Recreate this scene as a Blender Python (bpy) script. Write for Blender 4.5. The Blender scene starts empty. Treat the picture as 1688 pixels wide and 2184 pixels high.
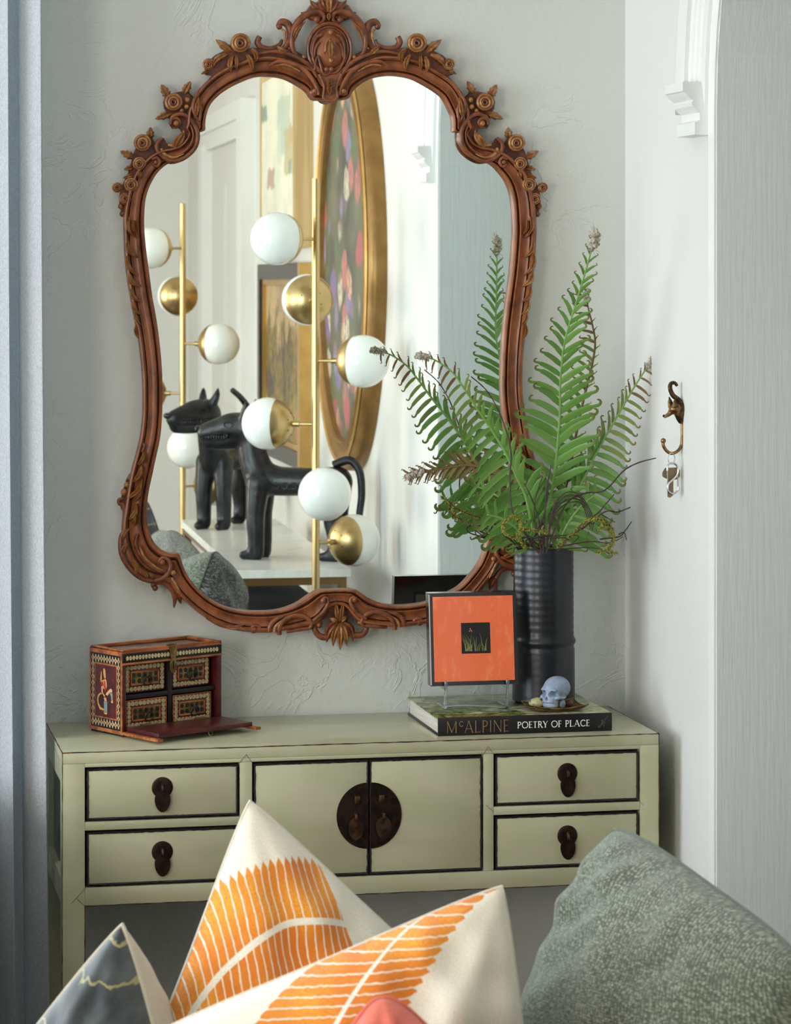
import bpy, bmesh, math, random
from mathutils import Vector, Matrix, noise
random.seed(7)
S = bpy.context.scene
C = S.collection
R = math.radians
# ------------------------------------------------------------------ camera, world, light, exposure
YAW = R(11.48); FPX = 6125.0; DC = 5.25; EYE = 1.6; HOR = 600.0
cam = bpy.data.cameras.new('camera'); cam_o = bpy.data.objects.new('camera', cam); C.objects.link(cam_o)
cam_o.location = (0, -DC, EYE); cam_o.rotation_euler = (R(90), 0, -YAW)
cam.sensor_fit = 'VERTICAL'; cam.sensor_height = 36.0; cam.lens = FPX * 36.0 / 2184.0
cam.shift_y = -(1092.0 - HOR) / 2184.0
cam.clip_start = 0.05
cam.dof.use_dof = True; cam.dof.focus_distance = 5.05; cam.dof.aperture_fstop = 13.0
S.camera = cam_o
S.view_settings.view_transform = 'Standard'; S.view_settings.look = 'None'
S.view_settings.gamma = 1.0; S.view_settings.exposure = 0.04
S.view_settings.use_curve_mapping = False
S.cycles.max_bounces = 8; S.cycles.diffuse_bounces = 5; S.cycles.glossy_bounces = 4; S.cycles.transmission_bounces = 5; S.cycles.transparent_max_bounces = 6
S.cycles.use_adaptive_sampling = True; S.cycles.adaptive_threshold = 0.08; S.cycles.adaptive_min_samples = 16; S.cycles.use_light_tree = False; S.cycles.caustics_refractive = False
w = bpy.data.worlds.new('world'); S.world = w; w.use_nodes = True
w.node_tree.nodes['Background'].inputs[0].default_value = (0.75, 0.87, 1.0, 1)
w.node_tree.nodes['Background'].inputs[1].default_value = 1.2
def area(name, loc, rot, sx, sy, power, col):
    l = bpy.data.lights.new(name, 'AREA'); l.shape = 'RECTANGLE'; l.size = sx; l.size_y = sy
    l.energy = power; l.color = col
    o = bpy.data.objects.new(name, l); C.objects.link(o); o.location = loc; o.rotation_euler = rot
    return o
# daylight standing in the three window openings
area('daylight_back_window', (-0.95, 0.20, 1.55), (R(-90), 0, 0), 1.35, 1.6, 118, (0.80, 0.91, 1.0))
area('daylight_left_window', (-2.42, -1.60, 1.50), (0, R(-90), 0), 1.7, 1.8, 105, (0.84, 0.93, 1.0))
area('daylight_far_window', (-2.42, -4.70, 1.50), (0, R(-90), 0), 1.7, 1.8, 140, (1.0, 0.94, 0.84))
# ------------------------------------------------------------------ pixel rays (1688 x 2184 frame) to points of the room
SA, CA = math.sin(YAW), math.cos(YAW)
YM = -0.020                                  # plane of the mirror glass
def ray(px, py):
    u = (px - 844.0) / FPX; v = (HOR - py) / FPX
    return Vector((CA * u + SA, CA - SA * u, v))
def P(px, py, Y):
    d = ray(px, py); t = (Y + DC) / d.y
    return Vector((d.x * t, Y, EYE + d.z * t))
def PZ(px, py, Z):
    d = ray(px, py); t = (Z - EYE) / d.z
    return Vector((d.x * t, d.y * t - DC, Z))
def PV(px, py, D):                           # point seen in the mirror, D metres away in depth -> its real place
    p = P(px, py, D - DC); p.y = 2 * YM - p.y
    return p
WX, WK = 1.511, 0.026                        # right wall: starts in the corner, opens by 1.5 degrees
_n = math.sqrt(1 + WK * WK)
def WR(s, n, z): return Vector((WX + (WK * s - n) / _n, (-s - WK * n) / _n, z))
# ------------------------------------------------------------------ mesh helpers
def cr(pts, k=4, closed=False):
    pts = [Vector(p) for p in pts]; n = len(pts); out = []
    if n < 3: return pts
    for i in range(n if closed else n - 1):
        if closed: a, b, c, d = pts[i - 1], pts[i], pts[(i + 1) % n], pts[(i + 2) % n]
        else: a, b, c, d = pts[max(i - 1, 0)], pts[i], pts[i + 1], pts[min(i + 2, n - 1)]
        for j in range(k):
            t = j / k
            out.append(0.5 * ((2 * b) + (c - a) * t + (2 * a - 5 * b + 4 * c - d) * t * t + (3 * b - a - 3 * c + d) * t ** 3))
    if not closed: out.append(pts[-1])
    return out
def lerp(a, b, t): return a + (b - a) * t
class MB:
    def __init__(s): s.v = []; s.f = []; s.uv = None
    def add(s, vs, fs):
        o = len(s.v); s.v += [tuple(v) for v in vs]; s.f += [tuple(i + o for i in f) for f in fs]; return s
    def box(s, x0, x1, y0, y1, z0, z1, b=0.0):
        if b <= 0:
            return s.add([(x0,y0,z0),(x1,y0,z0),(x1,y1,z0),(x0,y1,z0),(x0,y0,z1),(x1,y0,z1),(x1,y1,z1),(x0,y1,z1)],
                     [(0,3,2,1),(4,5,6,7),(0,1,5,4),(1,2,6,5),(2,3,7,6),(3,0,4,7)])
        bm = bmesh.new(); bmesh.ops.create_cube(bm, size=1.0)
        for v in bm.verts:
            v.co = ((x0+x1)/2 + v.co.x*(x1-x0), (y0+y1)/2 + v.co.y*(y1-y0), (z0+z1)/2 + v.co.z*(z1-z0))
        bmesh.ops.bevel(bm, geom=list(bm.edges), offset=b, segments=2, affect='EDGES', profile=0.5)
        bm.verts.index_update()
        s.add([v.co.copy() for v in bm.verts], [[v.index for v in f.verts] for f in bm.faces]); bm.free(); return s
    def hexa(s, p8):
        return s.add(p8, [(0,3,2,1),(4,5,6,7),(0,1,5,4),(1,2,6,5),(2,3,7,6),(3,0,4,7)])
    def tube(s, pts, r, n=8, cap=True, flat=None, fk=1.0, closed=False):
        pts = [Vector(p) for p in pts]; m = len(pts)
        if m < 2: return s
        rr = r if isinstance(r, (list, tuple)) else [r] * m
        if len(rr) != m: rr = [lerp(rr[0], rr[-1], i / (m - 1)) for i in range(m)] if len(rr) == 2 else [rr[min(int(i * len(rr) / m), len(rr) - 1)] for i in range(m)]
        rings = []; up = None
        for i in range(m):
            if closed: t = pts[(i + 1) % m] - pts[i - 1]
            else: t = pts[min(i + 1, m - 1)] - pts[max(i - 1, 0)]
            if t.length < 1e-9: t = Vector((0, 0, 1))
            t.normalize()
            if flat is not None:
                up = Vector(flat) - t * Vector(flat).dot(t)
                if up.length < 1e-6: up = t.orthogonal()
            elif up is None: up = t.orthogonal()
            else:
                up = up - t * up.dot(t)
                if up.length < 1e-6: up = t.orthogonal()
            up.normalize(); sd = t.cross(up)
            rings.append([pts[i] + rr[i] * (math.cos(2*math.pi*k/n) * up * fk + math.sin(2*math.pi*k/n) * sd) for k in range(n)])
        vs = [v for rg in rings for v in rg]; fs = []
        for i in range(m if closed else m - 1):
            j = (i + 1) % m
            for k in range(n):
                fs.append((i*n+k, i*n+(k+1)%n, j*n+(k+1)%n, j*n+k))
        if cap and not closed:
            fs.append(tuple(range(n - 1, -1, -1))); fs.append(tuple((m-1)*n + k for k in range(n)))
        return s.add(vs, fs)
    def ell(s, c, r, nu=12, nv=8, mat=None):
        c = Vector(c); r = r if isinstance(r, (tuple, list)) else (r, r, r); vs = []; fs = []
        for j in range(nv + 1):
            ph = math.pi * j / nv
            for i in range(nu):
                th = 2 * math.pi * i / nu
                q = Vector((r[0]*math.sin(ph)*math.cos(th), r[1]*math.sin(ph)*math.sin(th), r[2]*math.cos(ph)))
                if mat is not None: q = mat @ q
                vs.append(c + q)
        for j in range(nv):
            for i in range(nu):
                a, b = j*nu+i, j*nu+(i+1)%nu
                if j == 0: fs.append((a, a + nu, b + nu))
                elif j == nv - 1: fs.append((a, a + nu, b))
                else: fs.append((a, a + nu, b + nu, b))
        return s.add(vs, fs)
    def lathe(s, prof, c=(0,0,0), n=24, mat=None):
        c = Vector(c); vs = []; m = len(prof)
        for (r, z) in prof:
            for k in range(n):
                q = Vector((r*math.cos(2*math.pi*k/n), r*math.sin(2*math.pi*k/n), z))
                if mat is not None: q = mat @ q
                vs.append(c + q)
        fs = [(i*n+k, i*n+(k+1)%n, (i+1)*n+(k+1)%n, (i+1)*n+k) for i in range(m-1) for k in range(n)]
        if prof[0][0] > 1e-6: fs.append(tuple(range(n-1, -1, -1)))
        if prof[-1][0] > 1e-6: fs.append(tuple((m-1)*n+k for k in range(n)))
        return s.add(vs, fs)
    def prism(s, poly, vec):
        poly = [Vector(p) for p in poly]; vec = Vector(vec); n = len(poly)
        return s.add(poly + [p + vec for p in poly], [tuple(range(n)), tuple(range(2*n-1, n-1, -1))] + [(i, i+n, (i+1)%n+n, (i+1)%n) for i in range(n)])
    def grid(s, fn, nu, nv):
        vs = [fn(i / nu, j / nv) for j in range(nv + 1) for i in range(nu + 1)]
        return s.add(vs, [(j*(nu+1)+i, j*(nu+1)+i+1, (j+1)*(nu+1)+i+1, (j+1)*(nu+1)+i) for j in range(nv) for i in range(nu)])
    def build(s, name, mat, parent=None, world=True, sharp=40, uvfn=None, recalc=True):
        me = bpy.data.meshes.new(name); off = Vector((0,0,0)); q = parent
        if world:
            while q is not None: off += q.location; q = q.parent
        me.from_pydata([tuple(Vector(v) - off) for v in s.v], [], s.f); me.update()
        if recalc:
            bm = bmesh.new(); bm.from_mesh(me); bmesh.ops.recalc_face_normals(bm, faces=bm.faces); bm.to_mesh(me); bm.free()
        if uvfn:
            ul = me.uv_layers.new(name='UVMap')
            for lp in me.loops:
                ul.data[lp.index].uv = uvfn(Vector(s.v[lp.vertex_index]), lp.vertex_index)
        me.shade_smooth()
        if sharp: me.set_sharp_from_angle(angle=R(sharp))
        o = bpy.data.objects.new(name, me); C.objects.link(o)
        if parent is not None: o.parent = parent
        if mat is not None: me.materials.append(mat)
        return o
def tag(o, label=None, cat=None, group=None, kind=None):
    if label: o['label'] = label
    if cat: o['category'] = cat
    if group: o['group'] = group
    if kind: o['kind'] = kind
    return o
def thing(name, loc, label, cat, group=None, rz=0):
    o = bpy.data.objects.new(name, None); C.objects.link(o); o.location = loc; o.rotation_euler = (0, 0, rz)
    o.empty_display_size = 0.05
    return tag(o, label, cat, group)
def struct(mb, name, mat, parent=None, **k):
    o = mb.build(name, mat, parent, **k)
    if parent is None: o['kind'] = 'structure'
    return o
# ------------------------------------------------------------------ materials
class E:
    """tiny wrapper so that node maths can be written as expressions"""
    def __init__(s, nt, sock): s.nt = nt; s.k = sock
    def op(s, o, b=None, c=None):
        n = s.nt.nodes.new('ShaderNodeMath'); n.operation = o; s.nt.links.new(s.k, n.inputs[0])
        for i, q in ((1, b), (2, c)):
            if q is None: continue
            if isinstance(q, E): s.nt.links.new(q.k, n.inputs[i])
            else: n.inputs[i].default_value = q
        return E(s.nt, n.outputs[0])
    def __add__(s, b): return s.op('ADD', b)
    def __sub__(s, b): return s.op('SUBTRACT', b)
    def __mul__(s, b): return s.op('MULTIPLY', b)
    def __truediv__(s, b): return s.op('DIVIDE', b)
    def lt(s, b): return s.op('LESS_THAN', b)
    def gt(s, b): return s.op('GREATER_THAN', b)
    def abs(s): return s.op('ABSOLUTE')
    def frac(s): return s.op('FRACT')
    def sqrt(s): return s.op('SQRT')
    def sin(s): return s.op('SINE')
    def step(s, a, b):
        n = s.nt.nodes.new('ShaderNodeMapRange'); n.interpolation_type = 'SMOOTHSTEP'
        s.nt.links.new(s.k, n.inputs[0]); n.inputs[1].default_value = a; n.inputs[2].default_value = b
        return E(s.nt, n.outputs[0])
def newmat(name):
    m = bpy.data.materials.new(name); m.use_nodes = True; nt = m.node_tree
    return m, nt, nt.nodes['Principled BSDF']
def rgb(c): return (c[0], c[1], c[2], 1)
def hx(r, g, b):                             # sRGB 0-255 -> linear
    f = lambda x: (x/255/12.92) if x/255 <= 0.04045 else ((x/255+0.055)/1.055)**2.4
    return (f(r), f(g), f(b))
def coords(nt, kind='Object'):
    return nt.nodes.new('ShaderNodeTexCoord').outputs[kind]
def tnoise(nt, vec, scale, detail=4, rough=0.5, stretch=None, dist=0):
    if stretch:
        mp = nt.nodes.new('ShaderNodeMapping'); mp.inputs['Scale'].default_value = stretch; nt.links.new(vec, mp.inputs[0]); vec = mp.outputs[0]
    n = nt.nodes.new('ShaderNodeTexNoise'); n.inputs['Scale'].default_value = scale
    n.inputs['Detail'].default_value = detail; n.inputs['Roughness'].default_value = rough; n.inputs['Distortion'].default_value = dist
    nt.links.new(vec, n.inputs['Vector']); return E(nt, n.outputs[0])
def mixc(nt, fac, a, b):
    n = nt.nodes.new('ShaderNodeMix'); n.data_type = 'RGBA'
    if isinstance(fac, E): nt.links.new(fac.k, n.inputs[0])
    else: n.inputs[0].default_value = fac
    for i, q in ((6, a), (7, b)):
        if isinstance(q, (tuple, list)): n.inputs[i].default_value = rgb(q)
        else: nt.links.new(q, n.inputs[i])
    return n.outputs[2]
def bumpn(nt, bs, h, strength, dist=0.002):
    b = nt.nodes.new('ShaderNodeBump'); b.inputs['Strength'].default_value = strength; b.inputs['Distance'].default_value = dist
    nt.links.new(h.k, b.inputs['Height']); nt.links.new(b.outputs[0], bs.inputs['Normal'])
def M(name, col, rough=0.5, metal=0.0, col2=None, vs=30, stretch=None, lo=0.4, hi=0.6, bump=0, bs=300, bd=0.001, coat=0, spec=None, detail=4):
    m, nt, b = newmat(name); co = coords(nt)
    b.inputs['Base Color'].default_value = rgb(col); b.inputs['Roughness'].default_value = rough; b.inputs['Metallic'].default_value = metal
    if spec is not None: b.inputs['Specular IOR Level'].default_value = spec
    if coat: b.inputs['Coat Weight'].default_value = coat; b.inputs['Coat Roughness'].default_value = 0.08
    if col2 is not None:
        n = tnoise(nt, co, vs, detail, 0.55, stretch).step(lo, hi)
        nt.links.new(mixc(nt, n, col, col2), b.inputs['Base Color'])
    if bump: bumpn(nt, b, tnoise(nt, co, bs, 3, 0.5, stretch), bump, bd)
    return m
# ------------------------------------------------------------------ the room
def plaster(name, col, k=1.0, brush=None, rk=1.0):
    m, nt, b = newmat(name); co = coords(nt)
    big = tnoise(nt, co, 1.3, 1); fine = tnoise(nt, co, 120, 2, 0.6, brush)
    bmp = fine * 0.22
    if rk > 0.5:
        ridge = (tnoise(nt, co, 9, 4, 0.6, None, 1.2) - 0.5).abs().step(0.0, 0.03); msk = tnoise(nt, co, 3.1, 1).step(0.50, 0.62)
        bmp = bmp - (ridge - 1.0) * msk * (0.20 * rk) + tnoise(nt, co, 26, 2) * 0.7
    bumpn(nt, b, bmp, 0.75 * k, 0.0050)
    c2 = tuple(x * 0.93 for x in col)
    nt.links.new(mixc(nt, big.step(0.35, 0.65), c2, col), b.inputs['Base Color'])
    b.inputs['Roughness'].default_value = 0.55
    b.inputs['Specular IOR Level'].default_value = 0.35
    return m
m_wall = plaster('plaster_sage', (0.625, 0.64, 0.59), 1.0)
m_wallr = plaster('plaster_white', (0.765, 0.755, 0.72), 0.35, (1, 1, 0.18), 0.3)
m_reveal = plaster('plaster_brushed', (0.74, 0.785, 0.75), 0.8, (1.0, 1.0, 0.06), 0.0)
m_plain = M('plain_white_plaster', (0.765, 0.755, 0.72), 0.6)
m_trim = M('trim_paint', (0.82, 0.82, 0.79), 0.35)
m_ceil = M('ceiling_paint', (0.82, 0.82, 0.79), 0.7)
m_floor = M('oak_floor', hx(88, 62, 42), 0.35, col2=hx(66, 46, 30), vs=14, stretch=(8, 0.6, 1))
m_glasspane, _nt, _b = newmat('window_glass')
_tr = _nt.nodes.new('ShaderNodeBsdfTransparent'); _gl = _nt.nodes.new('ShaderNodeBsdfGlossy'); _gl.inputs['Roughness'].default_value = 0.0
_mx = _nt.nodes.new('ShaderNodeMixShader'); _mx.inputs[0].default_value = 0.05
_nt.links.new(_tr.outputs[0], _mx.inputs[1]); _nt.links.new(_gl.outputs[0], _mx.inputs[2]); _nt.links.new(_mx.outputs[0], _nt.nodes['Material Output'].inputs[0])
HC, XL, YF = 2.75, -2.25, -8.15
# back wall with a window opening left of the frame
bx0, bx1, bz0, bz1 = -1.62, -0.28, 0.75, 2.35
mb = MB(); mb.box(XL, bx0, 0, 0.15, 0, HC); mb.box(bx1, WX + 0.3, 0, 0.15, 0, HC); mb.box(bx0, bx1, 0, 0.15, 0, bz0); mb.box(bx0, bx1, 0, 0.15, bz1, HC)
struct(mb, 'wall_back', m_wall)
# left wall with two openings
def wopen(mb, segs):
    y = 0.0
    for (a, b) in segs:
        mb.box(XL - 0.15, XL, a, y, 0, HC); mb.box(XL - 0.15, XL, b, a, 0, 0.6); mb.box(XL - 0.15, XL, b, a, 2.4, HC); y = b
    mb.box(XL - 0.15, XL, YF, y, 0, HC)
mb = MB(); wopen(mb, [(-0.75, -2.45), (-3.85, -5.55)]); struct(mb, 'wall_left', m_plain)
struct(MB().box(XL - 0.15, 3.6, YF - 0.15, YF, 0, HC), 'wall_far', m_plain)
struct(MB().box(XL - 0.15, 3.6, YF - 0.15, 0.15, -0.1, 0), 'floor', m_floor)
struct(MB().box(XL - 0.15, 3.6, YF - 0.15, 0.15, HC, HC + 0.1), 'ceiling', m_ceil)
def window(name, p0, p1, z0, z1, axis):
    root = bpy.data.objects.new(name, None); C.objects.link(root); root['kind'] = 'structure'; root.location = ((p0[0]+p1[0])/2, (p0[1]+p1[1])/2, z0)
    def bar(n, u0, u1, za, zb, d0=-0.03, d1=0.03):
        m = MB()
        if axis == 'x': m.box(lerp(p0[0], p1[0], u0), lerp(p0[0], p1[0], u1), p0[1] + d0, p0[1] + d1, za, zb)
        else: m.box(p0[0] + d0, p0[0] + d1, min(lerp(p0[1], p1[1], u0), lerp(p0[1], p1[1], u1)), max(lerp(p0[1], p1[1], u0), lerp(p0[1], p1[1], u1)), za, zb)
        return m.build(n, m_trim if n != 'pane' else m_glasspane, root)
    bar('window_frame', 0, 0.04, z0, z1); bar('window_frame', 0.96, 1, z0, z1)
    bar('window_frame', 0.04, 0.96, z0, z0 + 0.06); bar('window_frame', 0.04, 0.96, z1 - 0.06, z1)
    bar('mullion', 0.49, 0.51, z0 + 0.06, z1 - 0.06, -0.015, 0.015); zm = (z0 + z1) / 2
    bar('mullion', 0.04, 0.49, zm - 0.015, zm + 0.015, -0.015, 0.015); bar('mullion', 0.51, 0.96, zm - 0.015, zm + 0.015, -0.015, 0.015)
    for u0, u1 in ((0.04, 0.49), (0.51, 0.96)):
        for za, zb in ((z0 + 0.06, zm - 0.015), (zm + 0.015, z1 - 0.06)): bar('pane', u0, u1, za, zb, -0.003, 0.003)
window('window_1', (bx0, 0.08), (bx1, 0.08), bz0, bz1, 'x')
window('window_2', (XL - 0.08, -0.75), (XL - 0.08, -2.45), 0.6, 2.4, 'y')
window('window_3', (XL - 0.08, -3.85), (XL - 0.08, -5.55), 0.6, 2.4, 'y')
# right wall with the arch
sa, sb, zs = 0.521, 1.913, 1.895
rad = (sb - sa) / 2; sm = (sa + sb) / 2; NA = 24
arc = [(sm - rad * math.cos(math.pi * i / NA), zs + rad * math.sin(math.pi * i / NA)) for i in range(NA + 1)]
mb = MB(); SE = 8.3
mb.add([WR(-0.1, 0, 0), WR(sa, 0, 0), WR(sa, 0, HC), WR(-0.1, 0, HC)], [(0, 1, 2, 3)])
mb.add([WR(sb, 0, 0), WR(SE, 0, 0), WR(SE, 0, HC), WR(sb, 0, HC)], [(0, 1, 2, 3)])
for i in range(NA):
    (s0, z0), (s1, z1) = arc[i], arc[i + 1]
    mb.add([WR(s0, 0, z0), WR(s1, 0, z1), WR(s1, 0, HC), WR(s0, 0, HC)], [(0, 1, 2, 3)])
struct(mb, 'wall_right', m_wallr, recalc=False)
mb = MB(); TH = 0.27
op = [(sa, 0.0)] + arc + [(sb, 0.0)]
for i in range(len(op) - 1):
    (s0, z0), (s1, z1) = op[i], op[i + 1]
    mb.add([WR(s0, 0, z0), WR(s0, -TH, z0), WR(s1, -TH, z1), WR(s1, 0, z1)], [(0, 1, 2, 3)])
struct(mb, 'wall_archway', m_reveal, recalc=False)
# passage beyond the arch
mb = MB(); xh = 3.3
mb.add([WR(-0.1, -TH, 0), WR(sa, -TH, 0), WR(sa, -TH, HC), WR(-0.1, -TH, HC)], [(0, 1, 2, 3)])
mb.add([WR(sb, -TH, 0), WR(4.0, -TH, 0), WR(4.0, -TH, HC), WR(sb, -TH, HC)], [(0, 1, 2, 3)])
for i in range(NA):
    (s0, z0), (s1, z1) = arc[i], arc[i + 1]
    mb.add([WR(s0, -TH, z0), WR(s1, -TH, z1), WR(s1, -TH, HC), WR(s0, -TH, HC)], [(0, 1, 2, 3)])
mb.box(xh, xh + 0.1, -4.0, 0.15, 0, HC); mb.box(1.9, xh, -4.1, -4.0, 0, HC); mb.box(1.8, xh, 0.0, 0.15, 0, HC)
struct(mb, 'wall_passage', m_plain, recalc=False)
# arch moulding: a flat band by the opening and three reeds outside of it, down to the corbels
def archpts(r, z_end): return [WR(sm - r, 0, z_end)] + [WR(sm - r * math.cos(math.pi * i / 32), 0, zs + r * math.sin(math.pi * i / 32)) for i in range(33)] + [WR(sm + r, 0, z_end)]
t1 = bpy.data.objects.new('trim_1', None); C.objects.link(t1); t1['kind'] = 'structure'; t1.location = WR(sm, 0, zs)
inw = WR(0, 1, 0) - WR(0, 0, 0)
def band(r0, r1, n0, n1, z_end, name):
    a, b = archpts(r0, z_end), archpts(r1, z_end); mb = MB(); vs = []
    for p, q in zip(a, b): vs += [p + inw * n0, p + inw * n1, q + inw * n1, q + inw * n0]
    fs = []
    for i in range(len(a) - 1):
        for k in range(4): fs.append((i*4+k, i*4+(k+1)%4, (i+1)*4+(k+1)%4, (i+1)*4+k))
    m = len(a) - 1; fs += [(3, 2, 1, 0), (m*4, m*4+1, m*4+2, m*4+3)]
    return mb.add(vs, fs).build(name, m_trim, t1)
zc1 = 1.944
band(rad + 0.034, rad + 0.165, 0.0, 0.010, zc1, 'backing_strip')
for q in (0.044, 0.070, 0.096): 
    mb = MB(); mb.tube([p + inw * 0.010 for p in archpts(rad + q, zc1)], 0.010, 8); mb.build('reed', m_trim, t1)
band(rad + 0.118, rad + 0.165, 0.0, 0.020, zc1, 'outer_fillet')
band(rad + 0.002, rad + 0.034, 0.0, 0.004, 0.0, 'edge_band')
# the two corbels under the moulding
prof = [(0, .092), (.050, .092), (.050, .076), (.046, .074), (.043, .069), (.036, .063), (.031, .060), (.034, .057), (.032, .050), (.026, .044), (.019, .039), (.019, .026), (.023, .024), (.028, .022), (.028, .001), (0, .0)]
def corbel(name, s0, s1):
    mb = MB(); n = len(prof)
    mb.add([WR(s0, p[0], 1.853 + p[1]) for p in prof] + [WR(s1, p[0], 1.853 + p[1]) for p in prof],
           [tuple(range(n)), tuple(range(2*n-1, n-1, -1))] + [(i, i+n, (i+1)%n+n, (i+1)%n) for i in range(n)])
    struct(mb, name, m_trim, sharp=25)
corbel('trim_2', 0.388, 0.487); corbel('trim_3', sb + 0.034, sb + 0.133)
# baseboards
struct(MB().box(bx0 - 0.6, WX, -0.018, 0, 0, 0.14, 0.004), 'baseboard_back', m_trim)
mb = MB(); mb.hexa([WR(sb + 0.05, 0, 0), WR(5.6, 0, 0), WR(5.6, 0.02, 0), WR(sb + 0.05, 0.02, 0), WR(sb + 0.05, 0, .14), WR(5.6, 0, .14), WR(5.6, 0.02, .14), WR(sb + 0.05, 0.02, .14)])
struct(mb, 'baseboard_right', m_trim)
struct(MB().box(XL, 1.7, YF, YF + 0.02, 0, 0.14), 'baseboard_far', m_trim)
# panelled door in the right wall, seen only in the mirror
d1 = bpy.data.objects.new('door_1', None); C.objects.link(d1); d1['kind'] = 'structure'; d1.location = WR(6.4, 0, 0)
def wbox(s0, s1, n0, n1, z0, z1):
    return MB().hexa([WR(s0,n0,z0), WR(s1,n0,z0), WR(s1,n1,z0), WR(s0,n1,z0), WR(s0,n0,z1), WR(s1,n0,z1), WR(s1,n1,z1), WR(s0,n1,z1)])
m_door = M('door_paint', (0.72, 0.71, 0.68), 0.4)
ds0, ds1, dh = 5.80, 7.05, 2.16
wbox(ds0, ds1, 0, 0.012, 0, dh).build('door_slab', m_door, d1)
for (a, b) in ((0.10, 0.46), (0.56, 0.92)):
    for (z0, z1) in ((0.2, 0.95), (1.1, 2.0)):
        wbox(lerp(ds0, ds1, a), lerp(ds0, ds1, b), 0.012, 0.02, z0, z1).build('door_panel', m_door, d1)
wbox(ds0 - 0.16, ds0, 0, 0.055, 0, dh + 0.14).build('casing', m_trim, d1)
wbox(ds1, ds1 + 0.14, 0, 0.055, 0, dh + 0.02).build('casing', m_trim, d1)
wbox(ds0, ds1 + 0.14, 0, 0.04, dh, dh + 0.07).build('lintel', m_trim, d1)
wbox(ds0, ds1 + 0.15, 0, 0.055, dh + 0.07, dh + 0.14).build('lintel', m_trim, d1)
_m = MB(); _m.ell(WR(ds0 + 0.09, 0.05, 1.0), 0.028); _m.tube([WR(ds0 + 0.09, 0.01, 1.0), WR(ds0 + 0.09, 0.05, 1.0)], 0.01)
_m.build('door_knob', M('knob_brass', hx(190, 150, 80), 0.3, 1.0), d1)
# curtain of the back window
m_curt, nt, b = newmat('curtain_linen'); co = coords(nt)
wv = tnoise(nt, co, 700, 2, 0.5, (1, 1, 0.25)); wv2 = tnoise(nt, co, 700, 2, 0.5, (0.25, 1, 1))
nt.links.new(mixc(nt, (wv * 0.5 + wv2 * 0.5).step(0.4, 0.6), (0.56, 0.56, 0.57), (0.80, 0.80, 0.80)), b.inputs['Base Color'])
b.inputs['Roughness'].default_value = 0.9; bumpn(nt, b, wv + wv2, 0.4, 0.001)
tr = nt.nodes.new('ShaderNodeBsdfTranslucent'); tr.inputs[0].default_value = (0.45, 0.60, 0.72, 1)
mx = nt.nodes.new('ShaderNodeMixShader'); mx.inputs[0].default_value = 0.40
nt.links.new(b.outputs[0], mx.inputs[1]); nt.links.new(tr.outputs[0], mx.inputs[2]); nt.links.new(mx.outputs[0], nt.nodes['Material Output'].inputs[0])
cx0, cx1 = -0.08, 0.388
cv = thing('curtain', (0.0, -0.17, 0.02), 'grey linen curtain hanging in soft pleats beside the mirror wall', 'curtain')
def curt(u, v):
    x = lerp(cx0, cx1, u); z = lerp(0.02, 2.62, v)
    ph = (cx1 - x) / 0.058 * 2 * math.pi
    a = 0.030 + 0.006 * math.sin(x * 23)
    return Vector((x + 0.012 * math.sin(2 * ph) * (1 - 0.1*v) - 0.010 * (1 - v) * (1 - u) + (1 - v) ** 2 * 0.018, -0.16 + a * math.cos(ph + 2.6) * (0.9 + 0.25 * (1 - v)), z))
MB().grid(curt, 160, 14).build('pleated_panel', m_curt, cv, sharp=0, recalc=False)
_r = MB(); _r.tube([(-1.75, -0.16, 2.66), (0.48, -0.16, 2.66)], 0.012, 10); _r.ell((0.49, -0.16, 2.66), 0.022); _r.box(0.40, 0.42, -0.16, 0.0, 2.65, 2.67); _r.box(-1.72, -1.70, -0.16, 0.0, 2.65, 2.67)
m_blocker = M('blocker_leather', hx(70, 62, 54), 0.5)
bn = thing('blocker_bench', (-0.66, -0.50, 0), 'brown upholstered bench added out of view to shade the wall below the cabinet', 'bench')  # unseen bench, added to keep window light off the wall under the cabinet
MB().box(-1.58, 0.26, -0.76, -0.24, 0.10, 0.62, 0.02).build('blocker_body', m_blocker, bn); MB().box(-1.58, 0.26, -0.77, -0.23, 0.62, 0.74, 0.04).build('blocker_cushion', m_blocker, bn)
for _x in (-1.50, 0.18):
    for _y in (-0.70, -0.30): MB().tube([(_x, _y, 0), (_x, _y, 0.105)], 0.02, 10).build('foot', m_trim, bn)
tag(_r.build('curtain_rod', M('rod_iron', (0.05, 0.05, 0.05), 0.4, 0.8)), 'dark iron curtain rod above the window', 'rod')
# ------------------------------------------------------------------ the carved wall mirror
m_frame = M('mahogany', hx(148, 84, 46), 0.36, 0, hx(102, 55, 30), vs=60, stretch=(1, 1, 0.5), lo=0.35, hi=0.75, bump=0.15, bs=500)
m_gilt = M('worn_bronze_wood', hx(144, 92, 50), 0.34, 0.15, hx(172, 126, 76), vs=90, lo=0.42, hi=0.66, bump=0.12, bs=400)
m_carve = M('carved_mahogany', hx(132, 72, 40), 0.34, 0, hx(86, 46, 25), vs=70, lo=0.35, hi=0.7, bump=0.12, bs=400)
m_back = M('dark_brown_ground', hx(108, 54, 28), 0.45, 0, hx(70, 34, 18), vs=60)  # darker brown for the plates behind the carvings
m_line = M('dark_wax', hx(40, 18, 10), 0.5)
m_mir, nt, b = newmat('silvered_glass'); b.inputs['Metallic'].default_value = 1; b.inputs['Roughness'].default_value = 0.0; b.inputs['Base Color'].default_value = (0.845, 0.88, 0.83, 1)
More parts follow.
